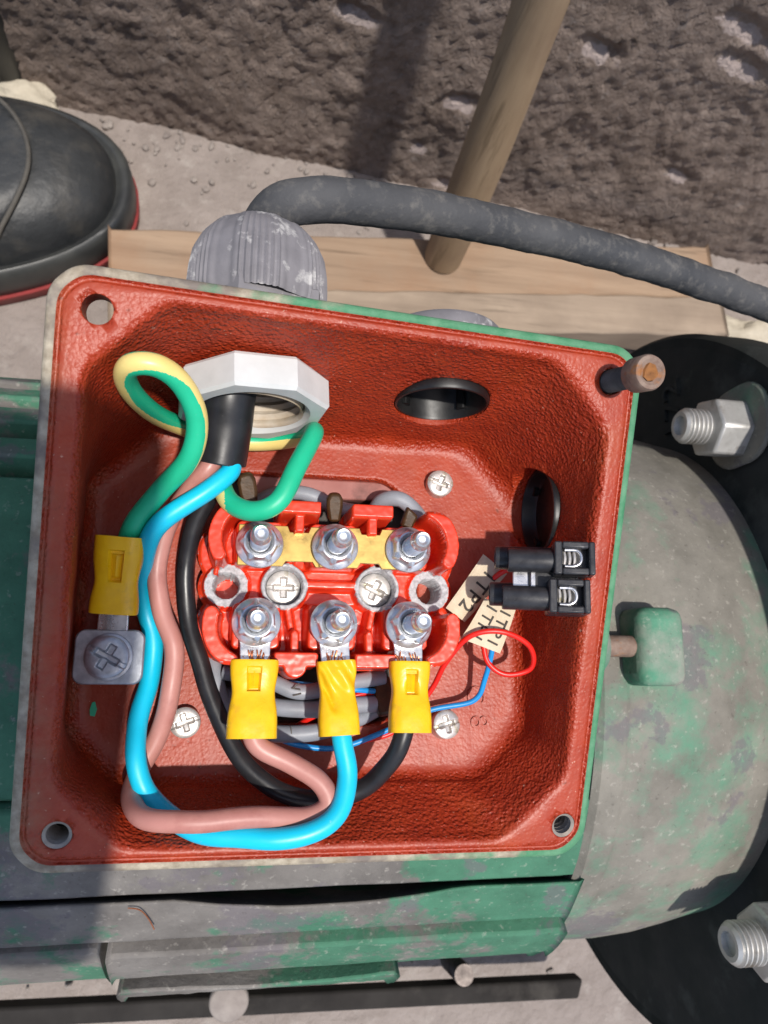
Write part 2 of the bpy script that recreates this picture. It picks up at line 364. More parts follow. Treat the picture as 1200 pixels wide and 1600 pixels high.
# wall: a real lumpy sheet with thickness, standing on the ground
W0 = np.array((-196.0, 327.0)); WD = np.array((351.0, -37.0)); WD /= np.linalg.norm(WD); WN = np.array((WD[1], -WD[0]))
WN = WN if WN[1] < 0 else -WN
nu, nv = 330, 190; ulen, vlen = 860.0, 520.0
CH = [((284.5, -147.5), 11, 5, 0.0), ((342.8, -93.7), 13, 5, -0.2), ((430.4, -164.5), 9, 4, -0.15), ((405.1, -63.5), 22, 5, -0.25), ((298.8, -219.7), 14, 4, -0.1), ((416.7, -82.6), 16, 5, -0.2), ((270.3, -192.8), 6, 4, 0), ((218.7, -111.7), 16, 5, -0.15)]
WV = []; WC = []
for i in range(nu):
    for k in range(nv):
        s = ulen*i/(nu-1); z = GZ-6+vlen*k/(nv-1)
        d = 1.6*noise.noise((s*.055, z*.04, 1))+1.2*noise.noise((s*.13, z*.09, 5))+1.6*noise.noise((s*.28, z*.2, 9))+1.4*noise.noise((s*.5, z*.36, 3))
        d += 4*noise.noise((s*.012, z*.012, 12))
        ch = 0.0
        for (cu, cz), ru, rz, sl in CH:
            du = s-cu; dz = z-cz-sl*du; q = (du/ru)**2+(dz/rz)**2+.5*noise.noise((s*.09, z*.09, 7))
            if q < 1.6: d -= 4.0*max(0, 1-q/1.6)
            q2 = (du/ru)**2+((dz+rz*.75)/(rz*.8))**2+.8*noise.noise((s*.15, z*.15, 2)); ch = max(ch, 1.25-q2)
        p = W0+WD*s+WN*d
        WV.append((p[0], p[1], z)); WC.append(max(0, ch))
WF = grid_faces(nu, nv); nb = len(WV)
for (i, k) in ((0, 0), (nu-1, 0), (nu-1, nv-1), (0, nv-1)):
    q = W0+WD*(ulen*i/(nu-1))-WN*120; WV.append((q[0], q[1], GZ-6+vlen*k/(nv-1))); WC.append(0)
le = [k for k in range(nv)]; re = [(nu-1)*nv+k for k in range(nv)]
to = [i*nv+nv-1 for i in range(nu)]; bo = [i*nv for i in range(nu)]
WF += [tuple(le[::-1]+[nb, nb+3]), tuple(re+[nb+2, nb+1]), tuple(to[::-1]+[nb+3, nb+2])]
wall = obj('plaster_wall', WV, WF, 'plaster', smooth=180, loc=(200, 320, GZ))
set_attr(wall, 'chip', WC)
tag(wall, 'rough dark grey-brown plastered wall behind the motor', 'wall')

# planks on the ground in front of the wall
def plank(name, c, size, rz, mat, label):
    L, w, h = size; n = 40; V = []
    for i in range(n):
        x = -L/2+L*i/(n-1); e = 2.6*noise.noise((x*.03, c[1], 3))
        for (y, z) in ((-w/2, -h/2), (w/2, -h/2), (w/2, h/2), (-w/2, h/2)):
            yy = y+e+.6*noise.noise((x*.07, y, z)); xx = x+(1.5*noise.noise((y, z, i)) if i in (0, n-1) else 0)
            V.append((c[0]+xx*math.cos(rz)-yy*math.sin(rz), c[1]+xx*math.sin(rz)+yy*math.cos(rz), c[2]+z+.5*noise.noise((x*.05, y, z+9))))
    F = grid_faces(n, 4, True)+[(0, 1, 2, 3), tuple((n-1)*4+k for k in (3, 2, 1, 0))]
    o = obj(name, V, F, mat, smooth=30, bevel=1.5)
    return tag(o, label, 'plank')
plank('wooden_plank', (84.1, 221.3, -207.0), (380, 36, 20), 0.0931, 'wood1', 'orange-brown wooden plank lying nearest the wall, under the stick')
plank('wooden_plank', (87.1, 188.9, -206.0), (380, 26, 26), 0.0931, 'wood2', 'paler narrow wooden plank lying nearer the motor')
for k, (c, s, lb) in enumerate([((251.7, 203.3, -226.0), (26, 66, 14), 'dark brown wooden block under the right end of the planks'), ((-40, 228, -226), (30, 70, 14), None), ((110, 228, -226), (26, 70, 14), None)]):
    if lb is None: continue
    V, F = box(c, s, -.02); tag(obj('wooden_block', V, F, 'wood3', bevel=1.5), lb, 'block')

# round stick leaning on the wall, foot on the plank
A = np.array((88.4, 225.3, -196.0)); B = np.array((81.3, 238.0, -26.9)); D = (B-A)/np.linalg.norm(B-A)
pts = [A+D*t*(np.linalg.norm(B-A)+140)+np.array((1.5*math.sin(t*5), 1.2*math.cos(t*4), 0)) for t in np.linspace(0, 1, 12)]
V, F = tube(pts, lambda t: 11.5+.6*math.sin(t*9), 28, 6)
tag(obj('wooden_stick', V, F, 'stick', loc=tuple(A)), 'round wooden stick leaning from the plank up against the plastered wall', 'stick')

# rubble and dark post
def rock(name, c, s, seed, label):
    bm = bmesh.new(); bmesh.ops.create_icosphere(bm, subdivisions=4, radius=1)
    V = []
    for v in bm.verts:
        q = v.co.normalized(); k = 1+.35*fbm(q*1.3+Vector((seed, 0, 0)), 4)
        V.append((c[0]+q.x*s[0]*k, c[1]+q.y*s[1]*k, c[2]+q.z*s[2]*k))
    F = [tuple(v.index for v in f.verts) for f in bm.faces]; bm.free()
    return tag(obj(name, V, F, 'stone', smooth=35), label, 'rubble')
rock('rubble_stone', (313.4, 203.9, -222.0), (34, 17, 12), 3.0, 'pale lump of rubble on the ground right of the planks')
rock('rubble_stone', (-168.7, 315.3, -222.0), (20, 12, 10), 8.0, 'pale lump of rubble above the shoe at the foot of the wall')
V, F = lathe([(15, 0), (16, 2), (15, 120), (16.5, 122), (16.5, 140), (15, 142), (14.5, 330)], (-178.2, 335.7, -230.0), (0.02, 0, 1), 32)
tag(obj('black_pipe', V, F, 'rubber'), 'black upright pipe past the left end of the wall', 'pipe')

# loose grit along the foot of the wall and round the planks
bm = bmesh.new(); bmesh.ops.create_icosphere(bm, subdivisions=1, radius=1); IV = [v.co.copy() for v in bm.verts]; IF = [tuple(v.index for v in f.verts) for f in bm.faces]; bm.free()
V = []; F = []; rg_ = random.Random(4)
for k in range(260):
    if k < 180: s_ = rg_.uniform(60, 520); q = W0+WD*s_+WN*abs(rg_.gauss(0, 26)+6); x, y = q
    else: x = rg_.uniform(-160, 160); y = rg_.uniform(-190, -115)
    r = rg_.choice((1.0, 1.3, 1.6, 2.2, 3.2)); o_ = len(V); sx, sy, sz = [r*rg_.uniform(.6, 1.3) for _ in range(3)]; th = rg_.uniform(0, 6.3)
    for p in IV:
        kx = 1+.3*noise.noise(p*1.7+Vector((k, 0, 0))); a, b = p.x*sx*kx, p.y*sy*kx
        V.append((x+a*math.cos(th)-b*math.sin(th), y+a*math.sin(th)+b*math.cos(th), GZ+1+p.z*sz*kx))
    F += [tuple(i+o_ for i in f) for f in IF]
tag(obj('grit', V, F, 'gritm', smooth=0, loc=(0, 0, GZ)), 'loose pale grit scattered on the dusty ground', 'grit', kind='stuff')

# ================================================================ (-100.7, 235.6, -230.0)
sh = thing('work_shoe', (-100.7, 235.6, -230.0), 'black leather work shoe with thick rubber welt and red sole edge', 'shoe')
S0 = np.array((-100.7, 235.6, -230.0))
def outline(t, off):       # right-hand toe: +x is the toe, returns closed outline
    c = math.cos(t); s = math.sin(t)
    a = 118 if c > 0 else 175
    e = 2.35 if c > 0 else 2.8
    r = (abs(c/a)**e+abs(s/57.0)**e)**(-1/e)
    w = 1.0 if c > 0 else 1-.22*sstep(-c*r, 40, 110)+.06*sstep(-c*r, 120, 170)
    x = r*c; y = r*s*w+.06*x
    L = math.hypot(x, y); return x*(1+off/L), y*(1+off/L)
ARZ = .10
def shoe_ring(off, z, n=96, xs=0.0):
    V = []
    for k in range(n):
        x, y = outline(2*math.pi*k/n, off); x += xs
        V.append((S0[0]-118+x*math.cos(ARZ)-y*math.sin(ARZ), S0[1]+x*math.sin(ARZ)+y*math.cos(ARZ), S0[2]+z))
    return V
def stack(rings, capt=True):
    n = len(rings[0]); V = sum(rings, []); F = grid_faces(len(rings), n, True)
    F.append(tuple(reversed(range(n))))
    if capt: F.append(tuple((len(rings)-1)*n+k for k in range(n)))
    return V, F
V, F = stack([shoe_ring(4, 0), shoe_ring(6, 2), shoe_ring(6.5, 9), shoe_ring(4, 11)]); obj('sole', V, F, 'redsole', sh)
V, F = stack([shoe_ring(3, 9), shoe_ring(5.5, 12), shoe_ring(5, 26), shoe_ring(3.5, 29.5), shoe_ring(1, 30.5), shoe_ring(-1.5, 29), shoe_ring(-4, 27)]); obj('welt', V, F, 'rubber', sh, smooth=60)
def dome(off0, zs, h):
    rings = []
    for k in range(zs+1):
        t = k/zs*math.pi/2; rings.append(shoe_ring(off0-40*(1-math.cos(t)), 26+h*math.sin(t)))
    return rings
V, F = stack(dome(-4, 12, 29)); obj('upper', V, F, 'shoe', sh, smooth=80)
rg = dome(-3.4, 14, 31.5); V, F = stack(rg)
V = np.array(V); loc = np.array([( (v[0]-S0[0]+118)*math.cos(ARZ)+(v[1]-S0[1])*math.sin(ARZ), -(v[0]-S0[0]+118)*math.sin(ARZ)+(v[1]-S0[1])*math.cos(ARZ)) for v in V])
lim = 74-.012*(loc[:, 1])**2
V0 = V.copy(); loc0 = loc.copy()
ex = np.maximum(0, loc[:, 0]-lim); V[:, 0] -= ex*math.cos(ARZ); V[:, 1] -= ex*math.sin(ARZ); V[:, 2] += np.where(ex > 0, -.0, 0)
obj('vamp', V, F, 'shoe', sh, smooth=60)
sp = []
for ly in np.linspace(-47, 47, 31):
    lx = 74.5-.012*ly*ly; dd = np.hypot(loc0[:, 0]-lx, loc0[:, 1]-ly); near = np.argsort(dd)[:4]; wgt = 1/(dd[near]+.5); hz = float((V0[near, 2]*wgt).sum()/wgt.sum())
    sp.append((S0[0]-118+lx*math.cos(ARZ)-ly*math.sin(ARZ), S0[1]+lx*math.sin(ARZ)+ly*math.cos(ARZ), hz+.3))
V, F = tube(sp, 1.3, 10, 2); obj('seam', V, F, 'seam', sh)
V, F = lathe([(33, 0), (37, 20), (40, 60), (41, 100), (38, 102), (36, 60)], (S0[0]-205, S0[1]-8, S0[2]+66), (-.05, 0, 1), 40); obj('collar', V, F, 'shoe', sh, smooth=60)

# ================================================================ MOTOR
AY, AZ = -18.0, -118.0
mo = thing('electric_motor', (0, AY, GZ), 'worn green electric motor with dusty end shield and bolted flange under the terminal box', 'motor')
def around(x, r, deg):     # 0 = top, positive = towards the photographer's side (-y)
    t = math.radians(deg); return (x, AY-r*math.sin(t), AZ+r*math.cos(t))
def shell(x0, x1, nx, d0, d1, nd, rf, close=None):
    V = []
    for i in range(nx):
        x = x0+(x1-x0)*i/(nx-1)
        for k in range(nd):
            d = d0+(d1-d0)*k/(nd-1); V.append(around(x, rf(x, d), d))
    return V, grid_faces(nx, nd)
V, F = lathe([(60, -330), (89, -330), (90, -325), (90, 84), (60, 84)], (0, AY, AZ), (1, 0, 0), 120); obj('frame', V, F, 'near_black', mo)  # near-black core keeps the gaps between the fins dark
def band(x0, x1, d0, d1, r0, r1, mat, name, lens=None, lean=0.0, nx=60, nd=8, bev=1.2):
    V = []; rows = []
    for i in range(nx):
        x = x0+(x1-x0)*i/(nx-1); a0 = d0(x) if callable(d0) else d0; a1 = d1(x) if callable(d1) else d1
        prof = [around(x, r0, a0+lean)]+[around(x, r1+.35*noise.noise((x*.05, k, d0(x) if callable(d0) else d0)), a0+(a1-a0)*k/(nd-1)) for k in range(nd)]+[around(x, r0, a1+lean)]
        V += prof
    m = nd+2; F = grid_faces(nx, m, True)+[tuple(range(m)), tuple(reversed([(nx-1)*m+k for k in range(m)]))]
    F = [tuple(reversed(f)) for f in F]
    return obj(name, V, F, mat, mo, smooth=35, bevel=bev)
def lens(a, b, x0, x1, depth):     # an edge that bows away between x0 and x1
    return lambda x: a+(depth*math.sin(math.pi*min(1, max(0, (x-x0)/(x1-x0))))**.8 if x0 < x < x1 else 0)
# side bands facing the photographer (fins seen from above)
band(-260, 86, 22, 38.5, 84, 106, 'motor', 'fin')
band(-260, 86, lens(38.2, 0, -36, 46, 2.8), 49.0, 86, 108, 'motor', 'fin', lean=16)
band(-56, 86, 49.8, 60.5, 84, 111.5, 'motor', 'fin')
band(-54, 34, lens(60.6, 0, -42, 28, 4.0), 72, 88, 115, 'motor', 'fin', lean=12)
band(-260, -58, 49.8, 68, 84, 109.5, 'motor', 'fin')
band(34.6, 86, 61.0, 70, 84, 110, 'motor', 'fin')
# fins on the far side, seen left of the box
for k, d in enumerate((-36, -44, -52, -62, -72)):
    band(-262, 80, d-2.5, d+2.5, 85, (107, 109, 110, 110, 109)[k], 'motor', 'fin', nx=20)
band(-262, 80, -31, 21.6, 84, 103, 'motor', 'fin', nx=40, nd=24)
# end shield: a body of revolution about the shaft
prof = [(60, 84), (106, 84), (107.5, 86), (107.5, 93), (106.5, 95), (106.5, 112), (105.5, 125), (103.5, 137), (101.5, 147), (100, 157), (60, 158)]
pp = []
for (a, b) in zip(prof[:-1], prof[1:]):
    for t in np.linspace(0, 1, 4, endpoint=False): pp.append((a[0]+(b[0]-a[0])*t, a[1]+(b[1]-a[1])*t))
pp.append(prof[-1])
V, F = lathe(pp, (0, AY, AZ), (1, 0, 0), 160); obj('end_shield', V, F, 'bell', mo, smooth=30)
V, F = lathe([(60, 155), (143, 155), (146, 157), (146, 171), (143, 174), (60, 174)], (0, AY, AZ), (1, 0, 0), 160); obj('flange', V, F, 'flange', mo)
# rolled lip on the flange edge
V, F = lathe([(140, 156), (147, 154.5), (149, 157), (149, 173), (147, 175.5), (140, 174)], (0, AY, AZ), (1, 0, 0), 160); obj('flange_rim', V, F, 'flange', mo)
# flange bolts with nuts
def hexbolt(c, rot):
    nb_, nf_ = prism(ngon(6, 11.4, rot), c, (-1, 0, 0), 0, 14, xdir=(0, 1, 0))
    nt_ = obj('nut', nb_, nf_, 'nut', mo, bevel=1.0)
    V, F = lathe([(12.6, -2), (12.6, 0.6), (12, 1)], c, (-1, 0, 0), 40); obj('washer', V, F, 'nut', nt_)
    pr = []
    for k in range(6): pr += [(5.3, 13+k*1.7), (6.5, 13.5+k*1.7), (6.5, 13.9+k*1.7), (5.3, 14.4+k*1.7)]
    pr += [(5.9, 23.4), (5.0, 24.4), (3.6, 24.3), (3.2, 22.6), (.05, 22.2)]
    V, F = lathe(pr, c, (-1, 0, 0), 32); obj('threaded_end', V, F, 'nut', nt_, smooth=28)
hexbolt((154.8, 67.0, -30.3), .30); hexbolt((154.8, -102.6, -25.7), .1)
# web behind the upper bolt
for c, dz in (((154.8, 67.0, -30.3), 0),):
    V, F = prism(rrect(30, 34, 13), (154.9, c[1]+1, c[2]+1), (-1, 0, 0), 0, 2.2, xdir=(0, 1, 0)); obj('boss', V, F, 'bell', mo, bevel=1.0)
# cast figures on the flange
V, F = text_mesh('172', (154.5, 88.9, -70.0), (.15, 1, .0), (-1, 0, 0), 17, 1.0); V = [tuple(Vector(v)) for v in V]; obj('cast_figure', V, F, 'flange', mo)
# lug on top of the end shield with its bolt
V, F = prism([(-11.5, -9), (11.5, -9), (11.5, 4), (9.5, 7.5), (5, 9.5), (-5, 9.5), (-9.5, 7.5), (-11.5, 4)], (92.2, -13.0, -8.0), (1, 0, 0), 0, 15, xdir=(0, -1, 0)); obj('lug', V, F, 'ear', mo, bevel=3.6, seg=3)
V, F = lathe([(6, 0), (9.5, 1.5), (10, 5), (8.5, 8.5), (5, 9.5)], ((92.2, -13.0, -8.0)[0]-17.5, (92.2, -13.0, -8.0)[1], (92.2, -13.0, -8.0)[2]+1), (1, 0, 0), 28); obj('lug', V, F, 'ear', mo, bevel=3.6, seg=3)
V, F = lathe([(3.2, 0), (3.2, 12)], ((92.2, -13.0, -8.0)[0]-8, (92.2, -13.0, -8.0)[1], (92.2, -13.0, -8.0)[2]+3), (1, 0, 0), 20); obj('lug_bolt', V, F, 'rust', mo)
# pedestal under the terminal box
V, F = prism([(-40, -46), (40, -46), (36, 44), (-40, 44)], (0, 0, 0), (0, 0, 1), -30, -9.5, xdir=(1, 0, 0)); obj('pedestal', V, F, 'pad', mo, bevel=1)
# feet, and a near-black bar standing in for shadow, on the photographer's side
V, F = prism([(-136.7, -171.2), (-135.7, -180.0), (157.8, -186.5), (160.8, -177.2)], (0, 0, 0), (0, 0, 1), -206, -196, xdir=(1, 0, 0)); tag(obj('shadow_bar', V, F, 'near_black', bevel=1.5), 'near-black bar standing in for the shadow strip on the ground below the motor', 'shadow bar')
V, F = box((0, -75, -214), (260, 90, 26)); obj('foot', V, F, 'motor', mo, bevel=3)
pr = []
for k in range(18): pr += [(4.2, k*1.6), (5.0, k*1.6+.8)]
V, F = lathe(pr, (96.0, -173.5, -222.0), (0, .1, 1), 24); tag(obj('threaded_rod', V, F, 'thread', smooth=50), 'threaded steel rod standing between the motor and the dark shadow bar', 'rod')
V, F = lathe([(8, 0), (9, 2), (9, 5), (8, 6), (0.1, 6.3)], (-19.6, -170.9, -190.0), (0, -.2, 1), 32); tag(obj('round_cap', V, F, 'gritm', smooth=50), 'pale round cap peeking out below the motor', 'cap')
pts = [(-49.4, -86.2, -33.0), (-46.3, -86.7, -33.0), (-44.0, -90.0, -36.0), (-42.4, -93.5, -38.0)]
V, F = tube(pts, .2, 8, .6); tag(obj('copper_strand', V, F, 'copper'), 'tiny curled copper strand lying on the motor below the box', 'wire strand')

# ================================================================ TERMINAL BOX
RC = Vector((1.2154, -3.9466, 36.7431)); RU = Vector((.9976, -.0217, -.0664)).normalized(); RN = Vector((.0574, -.2869, .9562)).normalized(); RV = RN.cross(RU)
def rim(u, v, h=0): return RC+RU*u+RV*v+RN*h
tb = thing('terminal_box', (0, -2, -9), 'open red-painted cast terminal box with green outer edge on the motor', 'terminal box')
NA = 720
def poly_round(x0, x1, y0, y1, ch, r=5, chs=None):
    """octagon (rectangle with cut corners), corners softened; counter-clockwise"""
    c = chs or (ch, ch, ch, ch)    # BR, TR, TL, BL
    p = [(x1-c[0], y0), (x1, y0+c[0]), (x1, y1-c[1]), (x1-c[1], y1), (x0+c[2], y1), (x0, y1-c[2]), (x0, y0+c[3]), (x0+c[3], y0)]
    out = []
    n = len(p)
    for i in range(n):
        a, b, c_ = np.array(p[i-1]), np.array(p[i]), np.array(p[(i+1) % n])
        d1 = (a-b); d2 = (c_-b); l1 = np.linalg.norm(d1); l2 = np.linalg.norm(d2); k = min(r, l1*.45, l2*.45)
        s = b+d1/l1*k; e = b+d2/l2*k
        for t in np.linspace(0, 1, 7): out.append((1-t)**2*s+2*t*(1-t)*b+t*t*e)
    return np.array(out)
def cast_ring(poly, cx, cy):
    """ray-cast NA directions from (cx,cy) on to a star-shaped polygon"""
    a = np.arange(NA)*2*math.pi/NA; D = np.stack([np.cos(a), np.sin(a)], 1); out = np.zeros((NA, 2)); best = np.full(NA, 1e9)
    P_ = poly-np.array((cx, cy)); Q_ = np.roll(P_, -1, 0)
    for p, q in zip(P_, Q_):
        e = q-p; den = D[:, 0]*e[1]-D[:, 1]*e[0]; den = np.where(np.abs(den) < 1e-9, 1e-9, den)
        t = (p[0]*e[1]-p[1]*e[0])/den; s = (p[0]*D[:, 1]-p[1]*D[:, 0])/den
        ok = (s >= -1e-6) & (s <= 1+1e-6) & (t > 0) & (t < best); best = np.where(ok, t, best)
    return np.array((cx, cy))+D*best[:, None]
def rim_ring(x, y0, y1, ch, h, r=5):
    q = cast_ring(poly_round(-x, x, y0, y1, ch, r), 0, 0)
    return np.array([tuple(rim(a, b, h)) for a, b in q])
OU, OV = 66.6, 63.4
def lip(t, h, ch=5.0): return rim_ring(OU-t, -OV+t, OV-t, max(.8, ch-t*.35), h, 6)
def opening(g, h): return rim_ring(59.0-g, -58.4+g, 57.9-g, 15.0, h, 3.5)
def flat_ring(x0, x1, y0, y1, chs, z, r=6):
    q = cast_ring(poly_round(x0, x1, y0, y1, 0, r, chs), .5*(x0+x1), .5*(y0+y1)); return np.column_stack([q, np.full(NA, z)])
FLOOR = (-63.0, 55.5, -49.0, 44.5)
def floor_ring(g, z, r=4): return flat_ring(FLOOR[0]+g, FLOOR[1]-g, FLOOR[2]+g, FLOOR[3]-g, (13, 15, 17, 13), z, r)
HOLE = (-29.5, 25.5, -34.5, 32.3)
def hole_ring(g, z): return flat_ring(HOLE[0]+g, HOLE[1]-g, HOLE[2]+g, HOLE[3]-g, (9, 9, 4, 9), z, 4)
outer_w = lambda z: flat_ring(-64.5, 61.5, -60.5, 52.5, (20, 20, 20, 20), z, 6)
rings = []; tagm = []
def add(r, m=0): rings.append(r); tagm.append(m)
# from the underside at the hole, out, up the outside, over the rim, down the inside, to the hole again
add(hole_ring(0, -8.5)); add(outer_w(-8.5)*1.0, 1)
ow_top = rim_ring(63.3, -61.8, 61.5, 17, -7, 6); add(ow_top, 1)
add(lip(1.0, -6.5), 1); add(lip(0.3, -5.5), 1); add(lip(0, -3.5), 1); add(lip(0, -1.4), 1); add(lip(.35, -.6), 1); add(lip(1.2, -.2), 1); add(lip(2.1, -.3), 1)
add(lip(2.3, -.6)); add(lip(2.5, -.9)); add(lip(2.8, -1.0)); add(lip(3.05, -.85)); add(lip(3.3, -.45)); add(lip(3.6, -.2))
ip = opening(0, 0)
lp = lip(3.6, -.2)
for t in (.25, .5, .75): add(lp*(1-t)+opening(-.9, -.1)*t)
add(opening(-.9, -.1)); add(opening(-.3, -.35)); add(opening(.2, -.9)); add(opening(.55, -1.8))
wt = opening(.7, -2.6); fl = floor_ring(0, 4.0)
NW = 56
for k in range(NW):
    t = k/(NW-1); add(wt*(1-t)+fl*t)
for t in (.2, .4, .6, .8, 1.0):
    a = t*math.pi/2; add(floor_ring(4.0*(1-math.cos(a)), 4.0*(1-math.sin(a))))
fr = floor_ring(4.0, 0); hr = hole_ring(-.8, 0)
NFL = 26
for k in range(1, NFL):
    t = k/NFL; q = fr*(1-t)+hr*t; add(q)
add(hr); add(hole_ring(-.2, -.25)); add(hole_ring(0, -1.0)); add(hole_ring(0, -4))
V = np.concatenate(rings); NR = len(rings)
F = []; MI = []
for i in range(NR):
    i2 = (i+1) % NR
    for k in range(NA):
        j = (k+1) % NA; F.append((i*NA+k, i*NA+j, i2*NA+j, i2*NA+k)); MI.append(1 if (tagm[i] == 1 and i2 < 10) or i in (0, 1, 2) else 0)
# rough sand-cast relief pushed along the local normal
i0 = 20
W3 = V.reshape(NR, NA, 3)
du = np.roll(W3, -1, 1)-np.roll(W3, 1, 1); dv = np.roll(W3, -1, 0)-np.roll(W3, 1, 0)
nn = np.cross(du, dv); nn /= np.maximum(np.linalg.norm(nn, axis=2), 1e-6)[:, :, None]
for i in range(i0, NR-1):
    wall_w = 1.0 if i < i0+5+NW else .35
    for k in range(NA):
        p = W3[i, k]; d = .10*noise.noise((p[0]*.3, p[1]*.3, p[2]*.3))+.35*noise.noise((p[0]*.1, p[1]*.1, p[2]*.1+9))
        W3[i, k] = p+nn[i, k]*d*wall_w
V = W3.reshape(-1, 3)
casting = obj('casting', V, F, None, tb, smooth=180, mats=['red', 'edge'], midx=MI)
bm = bmesh.new(); bm.from_mesh(casting.data); bmesh.ops.recalc_face_normals(bm, faces=bm.faces); bm.to_mesh(casting.data); bm.free()
def cutter(c, axis, r, h0, h1, n=64):
    V, F = lathe([(r, h0), (r, h1)], c, axis, n); return merge((V, F))
GL = (-22.0, 26.0); B2 = (26.2, 46.0, 24.9); B3 = (57.0, 22.7, 12.0)
cuts = [cutter((GL[0], 40, GL[1]), (0, 1, 0), 13.5, -6, 30), cutter((B2[0], 40, B2[2]), (0, 1, 0), 12.4, -4, 30), cutter((50, B3[1], B3[2]), (1, 0, 0), 12.0, .5, 30)]
CORN = [(-56.8, 54.7), (-57.2, -54.6), (60.0, -55.0), (58.1, 54.5)]
for u, v in CORN: cuts.append(cutter(tuple(rim(u, v)), tuple(RN), 3.05, -20, 6, 40))
V, F = merge(*cuts)
ct = obj('cutter', V, F, 'red', tb, smooth=0)
bm = bmesh.new(); bm.from_mesh(ct.data); bmesh.ops.recalc_face_normals(bm, faces=bm.faces); bm.to_mesh(ct.data); bm.free()
md = casting.modifiers.new('bores', 'BOOLEAN'); md.operation = 'DIFFERENCE'; md.object = ct; md.solver = 'MANIFOLD'
dg = bpy.context.evaluated_depsgraph_get(); nm = bpy.data.meshes.new_from_object(casting.evaluated_get(dg))
print('BOOL', len(casting.data.vertices), len(nm.vertices))
casting.modifiers.clear(); casting.data = nm; nm.name = 'casting'
bpy.data.objects.remove(ct, do_unlink=True)
# earth boss on the floor
V, F = prism(rrect(13, 11, 3), (-52.0, -18, 0), (0, 0, 1), -1, 13.5, xdir=(1, 0, 0)); obj('earth_boss', V, F, 'red', tb, bevel=2.2, seg=3)
# cast letters on the floor
V, F = text_mesh('8', (42.8, -34.2, 0.1), (0.05, -1, 0), (0, 0, 1), 7.5, .45); obj('cast_figure', V, F, 'red', tb, bevel=.15)
V, F = text_mesh('C', (41.9, -26.9, 0.1), (0.05, -1, 0), (0, 0, 1), 7.5, .45); obj('cast_figure', V, F, 'red', tb, bevel=.15)
# threads inside the two lower corner holes
def thread_insert(u, v, L=9):
    pr = []
    for k in range(6): pr += [(3.0, -L+k*1.5), (2.3, -L+k*1.5+.75)]
    pr += [(3.0, -.3)]
    V, F = lathe(pr, tuple(rim(u, v)), tuple(RN), 32, cap=False); obj('threaded_hole', V, F, 'hole', tb, smooth=30)
    V, F = lathe([(.01, -L), (3.0, -L)], tuple(rim(u, v)), tuple(RN), 24, cap=False); obj('hole_bottom', V, F, 'cavity', tb)
thread_insert(*CORN[1]); thread_insert(*CORN[2])

# ---------------------------------------------------------------- screws
def head_mesh(R0, h, cross=True, slot=True, ang=0.0, wc=.55, lc=1.9, depth=1.3, sw=.45, nr=26, na=96):
    V = []
    for i in range(nr+1):
        r = R0*(i/nr)
        for k in range(na):
            t = 2*math.pi*k/na; x = r*math.cos(t); y = r*math.sin(t)
            z = h-.12*R0*(r/R0)**6
            c = math.cos(ang); s = math.sin(ang); a = x*c+y*s; b = -x*s+y*c
            if cross:
                f = max(1-sstep(abs(a), wc*.8, wc*1.2), 0)*(1-sstep(abs(b), lc*.92, lc*1.08)); g_ = (1-sstep(abs(b), wc*.8, wc*1.2))*(1-sstep(abs(a), lc*.92, lc*1.08))
                z -= depth*max(f, g_)*(1-.35*r/R0)
            if slot: z -= .55*(1-sstep(abs(b), sw*.8, sw*1.25))
            V.append((x, y, z))
    n0 = len(V)
    for k in range(na): t = 2*math.pi*k/na; V.append((R0*1.01*math.cos(t), R0*1.01*math.sin(t), h*.6))
    for k in range(na): t = 2*math.pi*k/na; V.append((R0*1.01*math.cos(t), R0*1.01*math.sin(t), 0))
    F = grid_faces(nr+3, na, True)
    return V, F
def screw(name, c, R0, h, ang, mat, parent=None, axis=(0, 0, 1), **kw):
    V, F = head_mesh(R0, h, ang=ang, **kw); a = Vector(axis).normalized(); q = Vector((0, 0, 1)).rotation_difference(a); o = Vector(c)
    V = [tuple(o+q @ Vector(v)) for v in V]
    return obj(name, V, F, mat, parent, loc=tuple(c) if parent is None else None, smooth=50)
for c, an, ax, lb in (((31.7, 31.7, 0.0), -.35, (0, 0, 1), 'upper right'), ((-34.8, -33.8, 0.0), .35, (0, 0, 1), 'l'), ((32.7, -34.8, 0.0), .25, (.12, .1, 1), 'r')):
    s_ = screw('mounting_screw', c, 3.75, 3.4, an, 'screw', tb, ax, wc=.62, lc=2.2)
    V, F = lathe([(1.9, -1), (1.9, .2)], c, (0, 0, 1), 20); obj('shank', V, F, 'thread', s_)

# corner bolt standing half out of its hole
b0 = rim(CORN[3][0], CORN[3][1], -4); b1 = Vector((63.0, 43.7, 63.0)); ax = (b1-b0); L = ax.length; ax.normalize()
bo_ = thing('corner_bolt', tuple(b0), 'rusty slotted cap bolt standing half unscrewed in the top right rim corner', 'bolt')
pr = []
for k in range(int((L-5)/.8)): pr += [(2.35, k*.8), (2.75, k*.8+.4)]
V, F = lathe(pr, tuple(b0), tuple(ax), 28); obj('shank', V, F, 'thread', bo_, smooth=50)
V, F = lathe([(2.3, L-6.2), (3.5, L-6), (3.95, L-5.5), (4.05, L-1), (3.7, L-.2), (2.9, L), (2.2, L-.5), (.1, L-.9)], tuple(b0), tuple(ax), 40); obj('head', V, F, 'rust', bo_, smooth=40)
V, F = lathe([(.05, L-.55), (1.1, L-.3), (1.9, L-.2), (2.2, L-.9)], tuple(b0+Vector((.1, 0, 0))), tuple(ax), 9, cap=False); V = [(x+.7*noise.noise((x*2, y*2, z*2)), y+.7*noise.noise((x*2, y*3, z*2)), z) for x, y, z in V]; obj('rust_patch', V, F, 'rustc', bo_)

